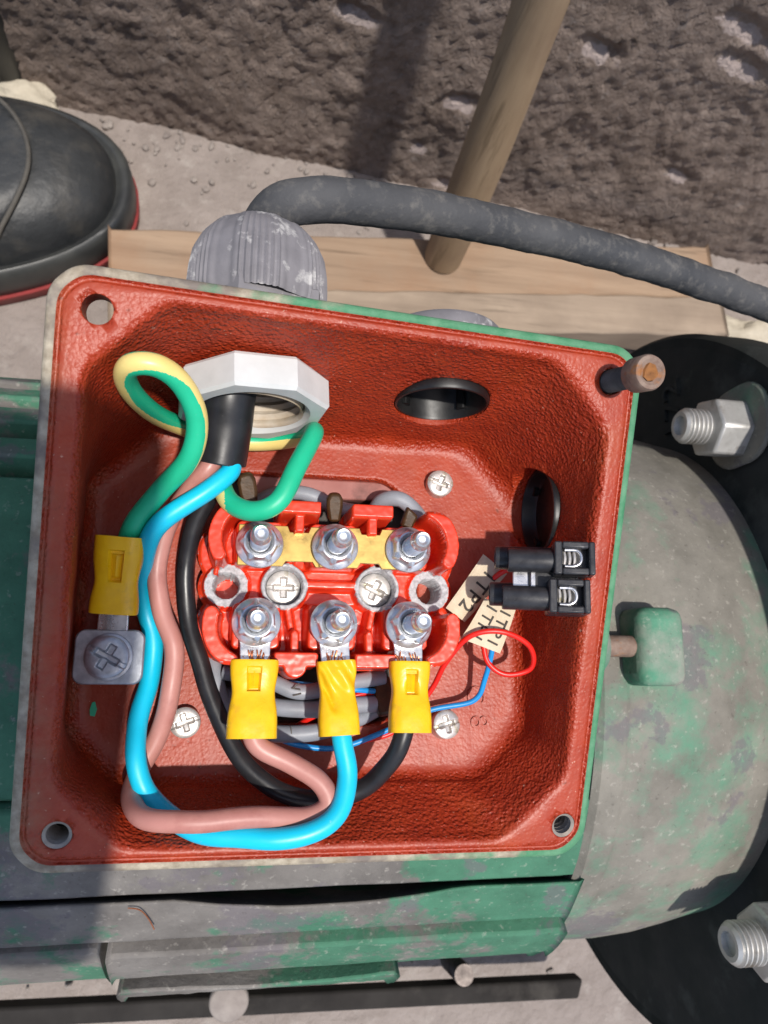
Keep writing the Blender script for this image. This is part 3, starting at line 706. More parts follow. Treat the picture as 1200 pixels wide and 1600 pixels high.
# ---------------------------------------------------------------- glands, plugs
gd = thing('cable_gland', (GL[0], 48, GL[1]), 'chalky grey plastic cable gland with white hexagonal-faced locknut in box wall', 'cable gland')
def ring_prism(n, ro, ri, c, axis, h, ph, xdir, nb=60):
    """faceted nut with a round bore"""
    a = Vector(axis).normalized(); x = Vector(xdir); x = (x-a*x.dot(a)).normalized(); y = a.cross(x); o = Vector(c); V = []
    N_ = nb
    def rad(t):
        w = 2*math.pi/n; q = ((t-ph) % w)-w/2; return ro*math.cos(w/2)/math.cos(q)
    st = [('o', 0, -.5), ('o', .8, 0), ('o', h-.8, 0), ('o', h, -.7), ('i', h, 1.2), ('i', h-1.4, 0), ('i', 0, 0)]
    for kind, hh, d in st:
        for k in range(N_):
            t = 2*math.pi*k/N_+ph; r = (rad(t)+d) if kind == 'o' else ri+d
            V.append(tuple(o+a*hh+x*(r*math.cos(t))+y*(r*math.sin(t))))
    return V, grid_faces(len(st)+1, N_, True)[:0]+[tuple(((i % len(st))*N_+k, (i % len(st))*N_+(k+1) % N_, ((i+1) % len(st))*N_+(k+1) % N_, ((i+1) % len(st))*N_+k)) for i in range(len(st)) for k in range(N_)]
V, F = ring_prism(8, 18.6, 12.6, (GL[0], 48.4, GL[1]), (0.05, -1, .04), 8.2, math.radians(14), (1, 0, 0), 64); obj('locknut', V, F, 'white', gd, smooth=25)
# threaded sleeve inside the locknut, stained
pr = [(12.5, 62)]
for k in range(8): pr += [(12.4, 60-k*2.4), (11.6, 58.8-k*2.4)]
pr += [(11.8, 41.4), (12.5, 41.0)]
V, F = lathe([(r, h-48) for r, h in pr], (GL[0], 48, GL[1]), (0, 1, 0), 56, cap=False); obj('sleeve', V, F, 'sand', gd, smooth=60)
V, F = lathe([(12.6, 20), (6.4, 21), (6.4, 24)], (GL[0], 48, GL[1]), (0, 1, 0), 48, cap=False); obj('seal', V, F, 'plug', gd)
# outside: flat-sided body and ribbed dome nut
V, F = ring_prism(6, 19.5, 12.5, (GL[0], 59.5, GL[1]), (0, 1, 0), 9, .3, (1, 0, 0), 60); obj('hex_body', V, F, 'gland', gd, smooth=25)
NR_ = 216; Vd = []
st = [(16.8, 65), (17.2, 67), (17.2, 71), (17.0, 75), (16.3, 79.5), (14.8, 83), (12.6, 86), (9.6, 88), (7.3, 88.6), (6.6, 87)]
for r, yy in st:
    for k in range(NR_):
        t = 2*math.pi*k/NR_; fl = abs(((t*6/(2*math.pi)) % 1)-.5)*2
        rib = .38*(1 if k % 3 == 0 else 0)*(1 if yy < 82 else max(0, (88-yy)/6))*(1 if fl < .62 else 0)
        rr = r*(1-.035*sstep(fl, .62, .8)) + rib
        Vd.append((GL[0]+rr*math.cos(t), yy, GL[1]+2+rr*math.sin(t)))
obj('dome_nut', Vd, grid_faces(len(st), NR_, True), 'gland', gd, smooth=35)

def plug(c, axis, r, label, hd=14.0):
    t = thing('blanking_plug', tuple(c), label, 'plug')
    a = Vector(axis).normalized()
    V, F = lathe([(r-.2, hd), (r-.05, 2.0), (r+.1, .6), (r-.2, 0), (r-.7, -.1), (r-1.0, .6), (r-1.2, hd-3.5), (r-1.8, hd-2.6), (.05, hd-2.5)], c, axis, 64, cap=False); obj('cup', V, F, 'plug', t, smooth=50)
    u, v, _ = frame(a, (0, 0, 1))
    for k in range(4):
        th = .8+k*math.pi/2; p = Vector(c)+(u*math.cos(th)+v*math.sin(th))*(r-1.5)
        V, F = prism(rrect(2.6, 1.6, .7, 4), tuple(p), axis, 2.2, hd-3, xdir=tuple(-u*math.sin(th)+v*math.cos(th))); obj('tab', V, F, 'plug', t)
    V, F = lathe([(r, hd), (r+3.6*hd/14, hd+.3), (r+4.2*hd/14, hd+.8), (r+4.0*hd/14, hd+.27*hd), (r+3*hd/14, hd+.36*hd), (.05, hd+.38*hd)], c, axis, 48); obj('head', V, F, 'gland', t, smooth=40)
    return t
plug((B2[0], 47.0, B2[2]), (0, 1, 0), 12.3, 'black blanking plug in the far wall of the box, right of the gland')
plug((56.8, B3[1], B3[2]), (1, 0, 0), 11.9, 'black blanking plug in the right wall of the box, above the connector', 6.5)

# thick cable outside the box
V, F = tube([(GL[0], 80, GL[1]+2), (GL[0]+.5, 89, GL[1]+3), (-17.2, 91.2, 36.0), (-9.6, 92.5, 38.0), (1.8, 94.9, 36.0), (24.0, 100.0, 28.0), (56.3, 105.9, 16.0), (99.5, 110.1, 2.0), (138.1, 110.9, -10.0), (195.0, 110.7, -28.0)], 5.5, 36, 1.5, wob=.4)
V = np.array(V); V += np.array([[.16*noise.noise((p[0]*.3, p[1]*.3, p[2]*.3)) for _ in range(1)]*3 for p in V])
tag(obj('supply_cable', V, F, 'cable', smooth=180), 'thick dusty grey rubber cable bending right from the gland', 'cable')
# inner sheath
sv = tube([(-23.5, 62, 27), (-27.1, 46.2, 30.0), (-28.0, 37.0, 26.0), (-29.0, 28.7, 23.0)], 6.3, 40, .8, cap=False)
sh_ = thing('cable_sheath', (-29.0, 28.7, 23.0), 'glossy black inner sheath coming through the white locknut', 'cable sheath')
obj('sheath', sv[0], sv[1], 'black', sh_, smooth=180)
e = (Vector((-29.0, 28.7, 23.0))-Vector((-28.0, 37.0, 26.0))).normalized()
V, F = lathe([(6.3, 0), (6.1, .25), (5.2, .3), (5.0, -.2), (4.8, -4), (.05, -4)], (-29.0, 28.7, 23.0), tuple(e), 40, cap=False); obj('cut_end', V, F, 'conn', sh_, smooth=40)

# ---------------------------------------------------------------- crimp lugs
def lug_parts(w, p_hole, p_wire, W_=11.0, L=18.0, H=7.6, gap=9.2, indent=(.35, .5), bump_=None, tongue_w=7.2, lift=1.2, skew=0.0, ring=True):
    """ring lug: p_hole = stud centre at tongue height, p_wire = where the wire enters"""
    a = Vector(p_hole); b = Vector(p_wire); d = (b-a); d.normalize(); up = Vector((0, 0, 1)); up = (up-d*up.dot(d)).normalized(); x = d.cross(up)
    # tongue
    poly = []
    if ring:
        for k in range(25):
            t = math.pi*k/24; poly.append((5.2*math.cos(t), 5.2*math.sin(t)))
    else: poly = [(tongue_w/2, 3), (-tongue_w/2, 3)]
    poly += [(-tongue_w/2, -5.2), (-tongue_w/2*.93, -gap-2.5), (tongue_w/2*.93, -gap-2.5), (tongue_w/2, -5.2)]
    V = []; n = len(poly)
    for hh in (0, 1.1):
        for p in poly:
            V.append(tuple(a+x*p[0]-d*p[1]+up*(hh+lift*sstep(-p[1], 5.5, gap))))
    F = [tuple(reversed(range(n))), tuple(range(n, 2*n))]+[(k, (k+1) % n, n+(k+1) % n, n+k) for k in range(n)]
    obj('tongue', V, F, 'tin', w, bevel=.25)
    # sleeve: flattened tube with the crimp pressed in
    nu_, nv_ = 72, 80; V = []
    for i in range(nu_):
        s = i/(nu_-1)
        wd = W_/2*(1-.13*math.exp(-((s-.42)/.2)**2)+.02*s); ht = H/2*(.84-.2*math.exp(-((s-.42)/.22)**2)+.16*s)
        if i in (0,): wd *= .985; ht *= .97
        for k in range(nv_):
            t = 2*math.pi*k/nv_; c = math.cos(t); si = math.sin(t)
            ex = .62
            px = wd*math.copysign(abs(c)**ex, c); pz = ht*math.copysign(abs(si)**ex, si)
            if si > 0 and indent:
                q = (1-sstep(abs(px-skew), 1.15, 1.5))*(1-sstep(abs(s-indent[0]), indent[1]*.44, indent[1]*.5)); pz -= 1.4*q
                q2 = (1-sstep(abs(px-skew), .35, .7))*(1-sstep(abs(s-indent[0]), indent[1]*.3, indent[1]*.38)); pz += .8*q2
            if bump_: pz += bump_(px, s)*(1 if si > 0 else 0)
            V.append(tuple(a+d*(gap+L*s)+x*(px+skew*.25*math.sin(s*3))+up*(lift+1.0+pz+.06*noise.noise((px*.5, s*8, pz)))))
    F = grid_faces(nu_, nv_, True)
    k0 = len(V)   # rolled-in ends
    for i, s, dd in ((0, .8, .6), (nu_-1, .72, -.8)):
        base = [Vector(V[i*nv_+k]) for k in range(nv_)]; cc = sum(base, Vector())/nv_
        r1 = [tuple(cc+(p-cc)*s+d*(.0)) for p in base]; r2 = [tuple(cc+(p-cc)*s*.96+d*dd*5) for p in base]
        o_ = len(V); V += r1+r2
        for k in range(nv_):
            j = (k+1) % nv_; f1 = (i*nv_+k, o_+k, o_+j, i*nv_+j); f2 = (o_+k, o_+nv_+k, o_+nv_+j, o_+j)
            F += [f1, f2] if i == 0 else [tuple(reversed(f1)), tuple(reversed(f2))]
    obj('crimp_sleeve', V, F, 'yellow', w, smooth=48)
    return a+d*(gap+L)+up*(lift+1.0), a+d*gap, x, d, up
def strands(w, base, x, d, up, wid, n=12, mat='copper'):
    ms = []
    for k in range(n):
        s = random.uniform(-.5, .5)*wid; p = base+x*s+up*(1.0+random.uniform(.3, 1.0)); q = p-d*random.uniform(1.0, 2.6)+x*random.uniform(-.9, .9)+up*random.uniform(-.3, .5)
        ms.append(tube([tuple(p+d*1.5), tuple(p), tuple((p+q)/2+up*random.uniform(0, .5)), tuple(q)], .17, 6, .4))
    V, F = merge(*ms); tag(obj('copper_strands', V, F, mat, w), kind='stuff')

def wire(name, pts, r, mat, loc, label, cat='wire', parts=True, n=22):
    w = thing(name, loc, label, cat)
    V, F = tube(pts, r, n, .8, wob=.45); obj('insulation', V, F, mat, w, smooth=180)
    return w
TZ = 18.9     # tongue height on the bottom row
wb = wire('blue_wire', [(-26.9, 29.8, 25.0), (-26.1, 25.9, 26.0), (-31.3, 20.7, 27.0), (-40.1, 14.2, 26.0), (-44.8, 8.5, 21.0), (-46.5, 1.5, 13.0), (-45.8, -5.9, 8.0), (-43.2, -13.7, 7.0), (-43.3, -23.0, 7.0), (-45.1, -31.9, 10.0), (-44.7, -41.6, 14.0), (-40.3, -50.1, 14.0), (-30.7, -55.3, 20.0), (-16.7, -57.0, 24.0), (-5.5, -56.3, 25.0), (1.4, -52.1, 24.0), (3.8, -44.2, 22.0), (2.6, -37.1, 21.5), (1.3, -31.3, 21.3)], 2.35, 'blue', (0, -9.5, TZ), 'light blue wire with yellow crimp lug on the middle front terminal stud')
q = lug_parts(wb, (0.0, -9.5, TZ), (1.5, -35.7, 21.0), W_=9.4, L=17, indent=None, bump_=lambda px, s: .55*math.sin((px*.9+s*9)*1.6)*(1-sstep(s, .3, .5))-1.2*math.exp(-((px-2+(s-.5)*6)/.8)**2)*(1-sstep(abs(s-.4), .2, .35)))
strands(wb, q[1], q[2], q[3], q[4], 5.0)
wp = wire('pink_brown_wire', [(-30.0, 31.0, 24.0), (-31.0, 27.3, 25.0), (-35.7, 21.6, 22.0), (-40.5, 14.5, 17.0), (-43.0, 4.6, 14.0), (-41.6, -6.2, 13.0), (-37.8, -15.3, 13.0), (-37.9, -25.9, 11.0), (-40.9, -36.5, 8.0), (-44.8, -45.3, 7.5), (-44.5, -50.5, 15.0), (-40.2, -52.7, 23.0), (-30.5, -52.8, 26.0), (-16.8, -52.7, 24.0), (-5.2, -53.6, 21.0), (-0.3, -50.6, 21.0), (-2.5, -45.9, 21.0), (-9.2, -41.8, 20.0), (-16.3, -38.1, 20.5), (-18.4, -35.2, 21.0), (-19.0, -29.8, 21.3)], 2.35, 'pink', (-18.6, -9.5, TZ), 'dull pink-brown wire with yellow crimp lug on the left front terminal stud')
q = lug_parts(wp, (-18.6, -9.5, TZ), (-18.6, -35.5, 21.0), W_=11.2, L=17.5, indent=(.25, .32))
strands(wp, q[1], q[2], q[3], q[4], 6.0, 16)
wk = wire('black_wire', [(-29.0, 30.6, 20.0), (-31.0, 22.3, 17.0), (-34.5, 14.8, 13.0), (-36.7, 5.5, 9.0), (-35.6, -5.6, 7.0), (-32.2, -18.2, 7.0), (-25.9, -33.6, 8.0), (-18.4, -44.7, 10.0), (-9.1, -49.9, 11.0), (0.3, -51.5, 11.0), (9.4, -48.4, 13.0), (14.4, -42.3, 18.0), (17.0, -36.5, 21.0), (18.7, -29.9, 21.3)], 2.3, 'black', (18.6, -9.5, TZ), 'black wire looping under the others to the yellow lug on the right front stud')
q = lug_parts(wk, (18.6, -9.5, TZ), (18.3, -35.1, 21.0), W_=9.9, L=16.5, indent=(.3, .36))
strands(wk, q[1], q[2], q[3], q[4], 5.5)
# earth wire: green with a yellow stripe
we = thing('earth_wire', (-50.9, 8.3, 19.0), 'green and yellow striped earth wire looping beside the gland to the earth screw', 'wire')
V, F = tube([(-28.0, 31.0, 19.0), (-28.7, 24.7, 21.0), (-26.0, 18.3, 25.0), (-20.3, 15.6, 29.0), (-14.8, 18.0, 31.0), (-10.9, 26.6, 30.0), (-6.7, 36.6, 25.0), (-7.0, 39.9, 16.0), (-11.3, 40.0, 9.0), (-20.6, 39.4, 6.0), (-30.6, 39.0, 8.0), (-38.6, 40.0, 13.0), (-44.5, 39.2, 24.0), (-48.1, 39.4, 36.0), (-48.7, 39.9, 46.0), (-46.3, 40.3, 52.0), (-41.2, 40.3, 52.0), (-36.6, 38.1, 48.0), (-33.7, 32.8, 42.0), (-35.2, 25.7, 36.0), (-42.0, 19.4, 28.0), (-47.5, 13.1, 23.0), (-49.7, 8.3, 19.0), (-50.6, 2.4, 17.5)], 2.4, 96, .5)
PE = spline([(-28.0, 31.0, 19.0), (-28.7, 24.7, 21.0), (-26.0, 18.3, 25.0), (-20.3, 15.6, 29.0), (-14.8, 18.0, 31.0), (-10.9, 26.6, 30.0), (-6.7, 36.6, 25.0), (-7.0, 39.9, 16.0), (-11.3, 40.0, 9.0), (-20.6, 39.4, 6.0), (-30.6, 39.0, 8.0), (-38.6, 40.0, 13.0), (-44.5, 39.2, 24.0), (-48.1, 39.4, 36.0), (-48.7, 39.9, 46.0), (-46.3, 40.3, 52.0), (-41.2, 40.3, 52.0), (-36.6, 38.1, 48.0), (-33.7, 32.8, 42.0), (-35.2, 25.7, 36.0), (-42.0, 19.4, 28.0), (-47.5, 13.1, 23.0), (-49.7, 8.3, 19.0), (-50.6, 2.4, 17.5)], .5); KE = [np.array(q) for q in [(-28.0, 31.0, 19.0), (-28.7, 24.7, 21.0), (-26.0, 18.3, 25.0), (-20.3, 15.6, 29.0), (-14.8, 18.0, 31.0), (-10.9, 26.6, 30.0), (-6.7, 36.6, 25.0), (-7.0, 39.9, 16.0), (-11.3, 40.0, 9.0), (-20.6, 39.4, 6.0), (-30.6, 39.0, 8.0), (-38.6, 40.0, 13.0), (-44.5, 39.2, 24.0), (-48.1, 39.4, 36.0), (-48.7, 39.9, 46.0), (-46.3, 40.3, 52.0), (-41.2, 40.3, 52.0), (-36.6, 38.1, 48.0), (-33.7, 32.8, 42.0), (-35.2, 25.7, 36.0), (-42.0, 19.4, 28.0), (-47.5, 13.1, 23.0), (-49.7, 8.3, 19.0), (-50.6, 2.4, 17.5)]]
keyd = [(0, (-.5, 0, 1)), (1, (-.8, .2, .8)), (3, (0, 0, -1)), (6, (0, .3, -1)), (8, (0, -1, .5)), (11, (0, -1, .3)), (13, (-.8, -.9, .3)), (14, (-.3, -.3, 1)), (15, (.1, -.2, 1)), (16, (.3, .1, 1)), (17, (.9, .6, .6)), (18, (1, .3, 0)), (19, (.8, -.2, -.6)), (20, (.2, 0, -1)), (23, (.3, 0, -1))]
kp = [int(np.argmin(np.linalg.norm(PE-KE[a], axis=1))) for a, _ in keyd]; kd = np.array([d for _, d in keyd], float)
SD = np.stack([np.interp(np.arange(len(PE)), kp, kd[:, c]) for c in range(3)], 1)
mi = []
for i, f in enumerate(F):
    if len(f) != 4: mi.append(0); continue
    r_ = min(i//96, len(PE)-2); c = sum((np.array(V[k]) for k in f), np.zeros(3))/4-(PE[r_]+PE[r_+1])/2; t_ = PE[r_+1]-PE[r_]; t_ /= np.linalg.norm(t_)
    d = SD[r_]-t_*(SD[r_]@t_); mi.append(1 if (c@d)/(np.linalg.norm(c)*np.linalg.norm(d)+1e-9) > .62 else 0)
obj('insulation', V, F, None, we, smooth=180, mats=['green', 'stripe'], midx=mi)
q = lug_parts(we, (-52.0, -18.0, 14.3), (-50.9, 8.3, 19.0), W_=11.0, L=18.0, indent=(.62, .42), gap=10.5, lift=.8, tongue_w=7.0)

# earth screw with its square clamp washer
es = thing('earth_screw', (-54, -18, 13.5), 'dull zinc earth screw with square clamp washer on the left of the box floor', 'screw')
V, F = prism(rrect(15.6, 12.6, 2.4), (-52.0, -18.0, 15.3), (0.0, 0.02, 1), 0, 1.5, xdir=(1, .0, 0)); obj('square_washer', V, F, 'zincd', es, bevel=.35)
V, F = lathe([(5.3, 0), (5.5, .3), (5.4, .9), (4.9, 1.1)], (-52.0, -18.0, 16.7), (0, 0, 1), 40); obj('spring_washer', V, F, 'zincd', es)
screw('screw_head', (-52.0, -18.0, 17.5), 4.75, 2.6, -.5, 'zincd', es, wc=.8, lc=2.9, depth=1.4, sw=.55)
V, F = prism([(0, 0), (1.1, -.2), (1.5, 1.5), (.9, 3.4), (.2, 3.2), (-.2, 1.4)], (-57.9, -32.2, 0.4), (.1, 0, 1), 0, .25, xdir=(1, 0, 0)); tag(obj('paint_flake', V, F, 'green'), 'small green paint flake on the red floor below the earth screw', 'flake')

# ================================================================ TERMINAL BLOCK
bk = thing('terminal_block', (0, 0, 0), 'orange-red moulded terminal block with six studs in the middle of the box', 'terminal block')
GS = .27; X = np.arange(-35, 35.01, GS); Y = np.arange(-25, 24.01, GS); XX, YY = np.meshgrid(X, Y, indexing='ij')
def seg(x0, y0, x1, y1):
    ex, ey = x1-x0, y1-y0; t = np.clip(((XX-x0)*ex+(YY-y0)*ey)/(ex*ex+ey*ey), 0, 1); return np.hypot(XX-x0-ex*t, YY-y0-ey*t)
def rb(cx, cy, hw, hh, r):
    qx = np.abs(XX-cx)-hw+r; qy = np.abs(YY-cy)-hh+r; return np.hypot(np.maximum(qx, 0), np.maximum(qy, 0))+np.minimum(np.maximum(qx, qy), 0)-r
def circ(cx, cy, r): return np.hypot(XX-cx, YY-cy)-r
def arc(cx, cy, r, a0, a1, w):
    A_ = np.degrees(np.arctan2(YY-cy, XX-cx)); mid = (a0+a1)/2; dlt = (A_-mid+180) % 360-180; h = (a1-a0)/2
    D_ = np.abs(np.hypot(XX-cx, YY-cy)-r); c0 = np.hypot(XX-cx-r*math.cos(math.radians(a0)), YY-cy-r*math.sin(math.radians(a0))); c1 = np.hypot(XX-cx-r*math.cos(math.radians(a1)), YY-cy-r*math.sin(math.radians(a1)))
    return np.where(np.abs(dlt) < h, D_, np.minimum(c0, c1))-w
out = np.minimum.reduce([rb(0, 0, 29.5, 16.5, 4), circ(-26.5, 0, 7.0), circ(26.5, 0, 7.0), rb(-9, 12, 6, 8.5, 1.5), rb(9, 12, 6, 8.5, 1.5), rb(-9, -12, 6, 8.6, 1.5), rb(10.3, -12, 6, 8.8, 1.5), circ(-9, -19.5, 3.6), circ(-24, 9, 10), circ(24, 9, 10), circ(-24, -10, 9.6), circ(24, -10, 9.6)])
# cut-outs for the lead lugs between the barriers
H_ = np.full_like(XX, 7.5)
def raise_(sd, z, soft=.8, hard=False):
    global H_
    k = 1-sstep(sd, -soft, 0.05); H_ = np.maximum(H_, H_*(1-k)+z*k) if not hard else H_*(1-k)+z*k
def lower_(sd, z, soft=.5):
    global H_
    k = 1-sstep(sd, -soft, 0.05); H_ = H_*(1-k)+np.minimum(H_, z)*k
for sx in (-1, 0, 1):
    for sy in (-1, 1): raise_(rb(18.6*sx, 10.2*sy, 6.6 if sx == 0 else 6.4, 6.2, 2), 16.6, .9)
raise_(rb(0, 0, 30, 5.0, 2), 9.2, 1)
raise_(circ(-26.3, 0, 6.2), 10.6, .8); raise_(circ(26.3, 0, 6.2), 10.6, .8)
# raised ribs joining the wells
for s in (-1, 1):
    raise_(circ(11.9*s, 0, 6.4), 13.4, .8); raise_(seg(11.9*s, 0, 8.8*s, -16)-1.5, 13.2, .9); raise_(seg(11.9*s, 0, 9*s, 15)-1.5, 13.2, .9)
raise_(seg(-11.9, .6, 11.9, .6)-1.7, 13.4, 1.0)
# barriers
raise_(rb(-9.1, 18.5, 5.5, 2.1, 1.0), 23.4, .55); raise_(rb(-9.1, 15.5, 1.7, 3.4, .6), 21.5, .7)
raise_(rb(8.9, 18.3, 5.7, 2.1, 1.0), 23.4, .55); raise_(rb(9.2, 15.5, 1.7, 3.4, .6), 21.5, .7)
raise_(rb(-8.9, -18.2, 5.7, 2.1, 1.0), 21.4, .55); raise_(circ(-9.1, -19.8, 3.2), 21.4, .55); raise_(seg(-9.1, -12, -9.1, -18)-1.5, 17, .7)
raise_(rb(10.4, -18.4, 5.6, 2.1, 1.0), 21.2, .55); raise_(seg(9.3, -12, 9.5, -18)-1.5, 17, .7)
raise_(arc(-20.0, 10.5, 9.2, 128, 207, 2.2), 23.6, .65); raise_(arc(20.0, 10.5, 9.3, -28, 62, 2.2), 23.6, .65)
raise_(arc(-20.0, -10.2, 9.4, 165, 244, 2.3), 23.2, .65); raise_(arc(20.0, -10.2, 9.4, -64, 12, 2.3), 23.2, .65)
raise_(seg(-29, 3, -27.5, 17)-1.0, 12, .8)
# wells and ear holes
for s in (-1, 1):
    lower_(circ(11.9*s, 0, 4.75), 6.6, .35); lower_(circ(26.3*s, 0, 3.3), -4, .3)
H_ += .06*np.vectorize(lambda a, b: noise.noise((a*.8, b*.8, 2)))(XX, YY)
keep = out < 0
# round over the outside edge
edge = sstep(-out, 0, .9); H_ = H_-(1-edge)*.9
ids = -np.ones(XX.shape, int); V = []; F = []
wear = []
for i in range(XX.shape[0]):
    for k in range(XX.shape[1]):
        if out[i, k] < GS*1.1:
            o_ = out[i, k]; x, y = XX[i, k], YY[i, k]
            ids[i, k] = len(V); V.append((x, y, H_[i, k]))
            r1 = min(abs(math.hypot(x-11.9, y)), abs(math.hypot(x+11.9, y))); r2 = min(math.hypot(x-26.3, y), math.hypot(x+26.3, y))
            w_ = 1.0 if 4.3 < r1 < 5.6 and y < 3.5 else (.78 if 4.3 < r1 < 5.9 else 0.0)
            if 2.9 < r2 < 5.3 and H_[i, k] < 11.2: w_ = 1.0
            elif 5.3 <= r2 < 6.3 and H_[i, k] < 11.2: w_ = .35
            elif o_ > -.7: w_ = .34
            wear.append(w_)
nI, nK = XX.shape
edges = {}
for i in range(nI-1):
    for k in range(nK-1):
        q = (ids[i, k], ids[i+1, k], ids[i+1, k+1], ids[i, k+1])
        if min(q) >= 0:
            F.append(q)
            for a, b in zip(q, q[1:]+q[:1]):
                if (b, a) in edges: del edges[(b, a)]
                else: edges[(a, b)] = 1
# smooth the stair-stepped outline on to the true edge, then drop a skirt
gx_, gy_ = np.gradient(out, GS)
VA = np.array(V)
bset = set(a for a, b in edges)|set(b for a, b in edges); inv = {ids[i, k]: (i, k) for i in range(nI) for k in range(nK) if ids[i, k] >= 0 and ids[i, k] in bset}
for v, (i, k) in inv.items():
    g2 = gx_[i, k]**2+gy_[i, k]**2
    VA[v, 0] -= out[i, k]*gx_[i, k]/max(g2, .3); VA[v, 1] -= out[i, k]*gy_[i, k]/max(g2, .3)
V = [tuple(p) for p in VA]; sk = {}
for v in inv: sk[v] = len(V); V.append((VA[v, 0], VA[v, 1], 1.0)); wear.append(0.1)
for a, b in edges: F.append((b, a, sk[a], sk[b]))
bo2 = obj('moulding', V, F, 'block', bk, smooth=180); set_attr(bo2, 'wear', wear)
# brass jumper links
def link(x0, x1, z, up_notch, lo_notch, xo):
    y0, y1 = 4.4, 14.6; nU, nL = up_notch, lo_notch
    poly = [(x0, y0), (nL[0]-.6, y0), (nL[0]+.2, y0+1.3), (nL[1]-.2, y0+1.3), (nL[1]+.6, y0), (x1, y0), (x1, y1), (nU[1]+.4, y1), (nU[1]-.2, y1-1.5), (nU[0]+.2, y1-1.5), (nU[0]-.4, y1), (x0, y1)]
    V, F = prism(poly, (0, 0, z), (0, 0, 1), 0, .9, xdir=(1, 0, 0)); return obj('brass_link', V, F, 'brass', bk, bevel=.15)
link(-23.8, 4.2, 16.8, (-11.4, -6.4), (-12.2, -5.2), 0); link(-3.8, 22.4, 17.8, (6.6, 11.6), (6.4, 11.4), 0)
# two fixing screws inside the wells
screw('fixing_screw', (-11.9, 0, 6.4), 4.35, 3.2, 0.0, 'screw', bk, wc=.75, lc=2.6, depth=1.6, sw=.5)
screw('fixing_screw', (11.9, 0, 6.4), 4.35, 3.2, 2.7, 'screw', bk, wc=.75, lc=2.6, depth=1.6, sw=.5)
# studs: threaded pin with flange nut, six of them
def make_stud(c):
    pr = []
    for k in range(18): pr += [(1.95, -2+k*.9), (2.45, -1.6+k*.9), (2.45, -1.5+k*.9)]
    top = 14.6; pr += [(2.3, top), (1.95, top+.5), (1.85, top+1.8), (1.6, top+2.1), (1.2, top+2.0), (.7, top+1.55), (.05, top+1.5)]
    V, F = lathe(pr, c, (0, 0, 1), 40); s_ = obj('stud', V, F, 'zinc', bk, smooth=30)
    # flange nut: serrated flange and hexagon with chamfered top and conical throat
    n = 96; st = [(5.7, 0, 0), (5.85, .35, 0), (5.7, .8, 0), (4.9, 1.35, 0), (4.7, 1.6, 1), (4.7, 4.3, 1), (3.9, 5.15, 0), (3.45, 5.3, 0), (3.2, 5.1, 0), (2.75, 4.6, 0), (2.6, 3.8, 0), (2.5, 2.0, 0)]
    V = []
    for r, h, hx in st:
        for k in range(n):
            t = 2*math.pi*k/n
            if hx: q_ = (t % (math.pi/3))-math.pi/6; r_ = 4.25/math.cos(q_)
            else: r_ = r
            if h == 1.35: q_ = (t % (math.pi/3))-math.pi/6; r_ = max(4.9, 4.25/math.cos(q_)+.05)
            V.append((c[0]+r_*math.cos(t), c[1]+r_*math.sin(t), c[2]+h))
    obj('flange_nut', V, grid_faces(len(st), n, True), 'zinc', s_, smooth=32)
    return s_
s0 = make_stud((-18.6, 9.5, 18.3))
for x, y, dz, a in ((0, 9.5, .6, .3), (18.6, 9.5, .7, -.5), (-18.6, -9.5, 1.6, .6), (0, -9.5, 1.6, -.2), (18.6, -9.5, 1.6, .9)):
    s_ = dup(s0, (x+18.6, y-9.5, dz), bk)
    # own turn of each nut about its stud
    for ch in s_.children:
        p = Vector((-18.6, 9.5, 0))*MM; ch.matrix_basis = Matrix.Translation(p) @ Matrix.Rotation(a, 4, 'Z') @ Matrix.Translation(-p)
    p = Vector((-18.6, 9.5, 0))*MM

# ================================================================ MOTOR LEADS under the block
V, F = prism(rrect(54, 66, 6), (-2, -1, 0), (0, 0, 1), -9.3, -7.9, xdir=(1, 0, 0)); obj('opening_floor', V, F, 'cavity', mo)
V, F = prism([(-21.5, 0), (18, 0), (20, -3), (19.5, -5.5), (-21.5, -6)], (0, 32.5, 0), (0, 0, 1), -8, -2.6, xdir=(1, 0, 0)); obj('pad_ledge', V, F, 'pad', mo, bevel=.6)
leads = [
 ([(13.2, 23.0, 0.0), (14.6, 25.3, 5.0), (19.1, 25.5, 7.0), (24.4, 22.0, 5.0), (28.6, 17.3, 0.0)], 2.2, 'grey motor lead bowed behind the right rear barrier of the block'),
 ([(-20.6, 23.8, -3.0), (-14.6, 26.7, 0.0), (-6.0, 26.7, 2.0), (3.2, 23.5, 0.0), (10.8, 23.3, -2.0), (16.7, 24.0, -4.0)], 2.1, 'grey motor lead lying across behind the middle rear stud'),
 ([(-26.5, -27.1, -3.0), (-17.4, -29.0, 2.0), (-11.0, -30.1, 5.0), (-1.3, -30.4, 6.0), (7.1, -29.5, 5.0), (15.5, -28.9, 3.0), (20.4, -26.1, -2.0)], 2.2, 'grey motor lead crossing between the left and middle yellow lugs, upper'),
 ([(-25.4, -32.9, -4.0), (-17.1, -35.7, 1.0), (-10.7, -36.7, 3.0), (-0.9, -36.1, 3.0), (9.4, -33.0, 1.0), (17.0, -29.6, -3.0)], 2.2, 'grey motor lead crossing under the yellow lugs, lowest one with print'),
 ([(-25.9, -21.3, 3.0), (-14.6, -23.4, 6.0), (-6.4, -26.2, 7.0), (5.1, -24.0, 6.0), (15.6, -22.3, 4.0)], 2.0, 'grey printed motor lead close under the front edge of the block'),
 ([(-29.6, -14.8, -2.0), (-28.3, -21.4, 1.0), (-26.7, -27.8, 1.0), (-23.7, -34.4, -3.0)], 2.2, 'grey motor lead running down between black wire and left yellow lug'),
]
LO = []
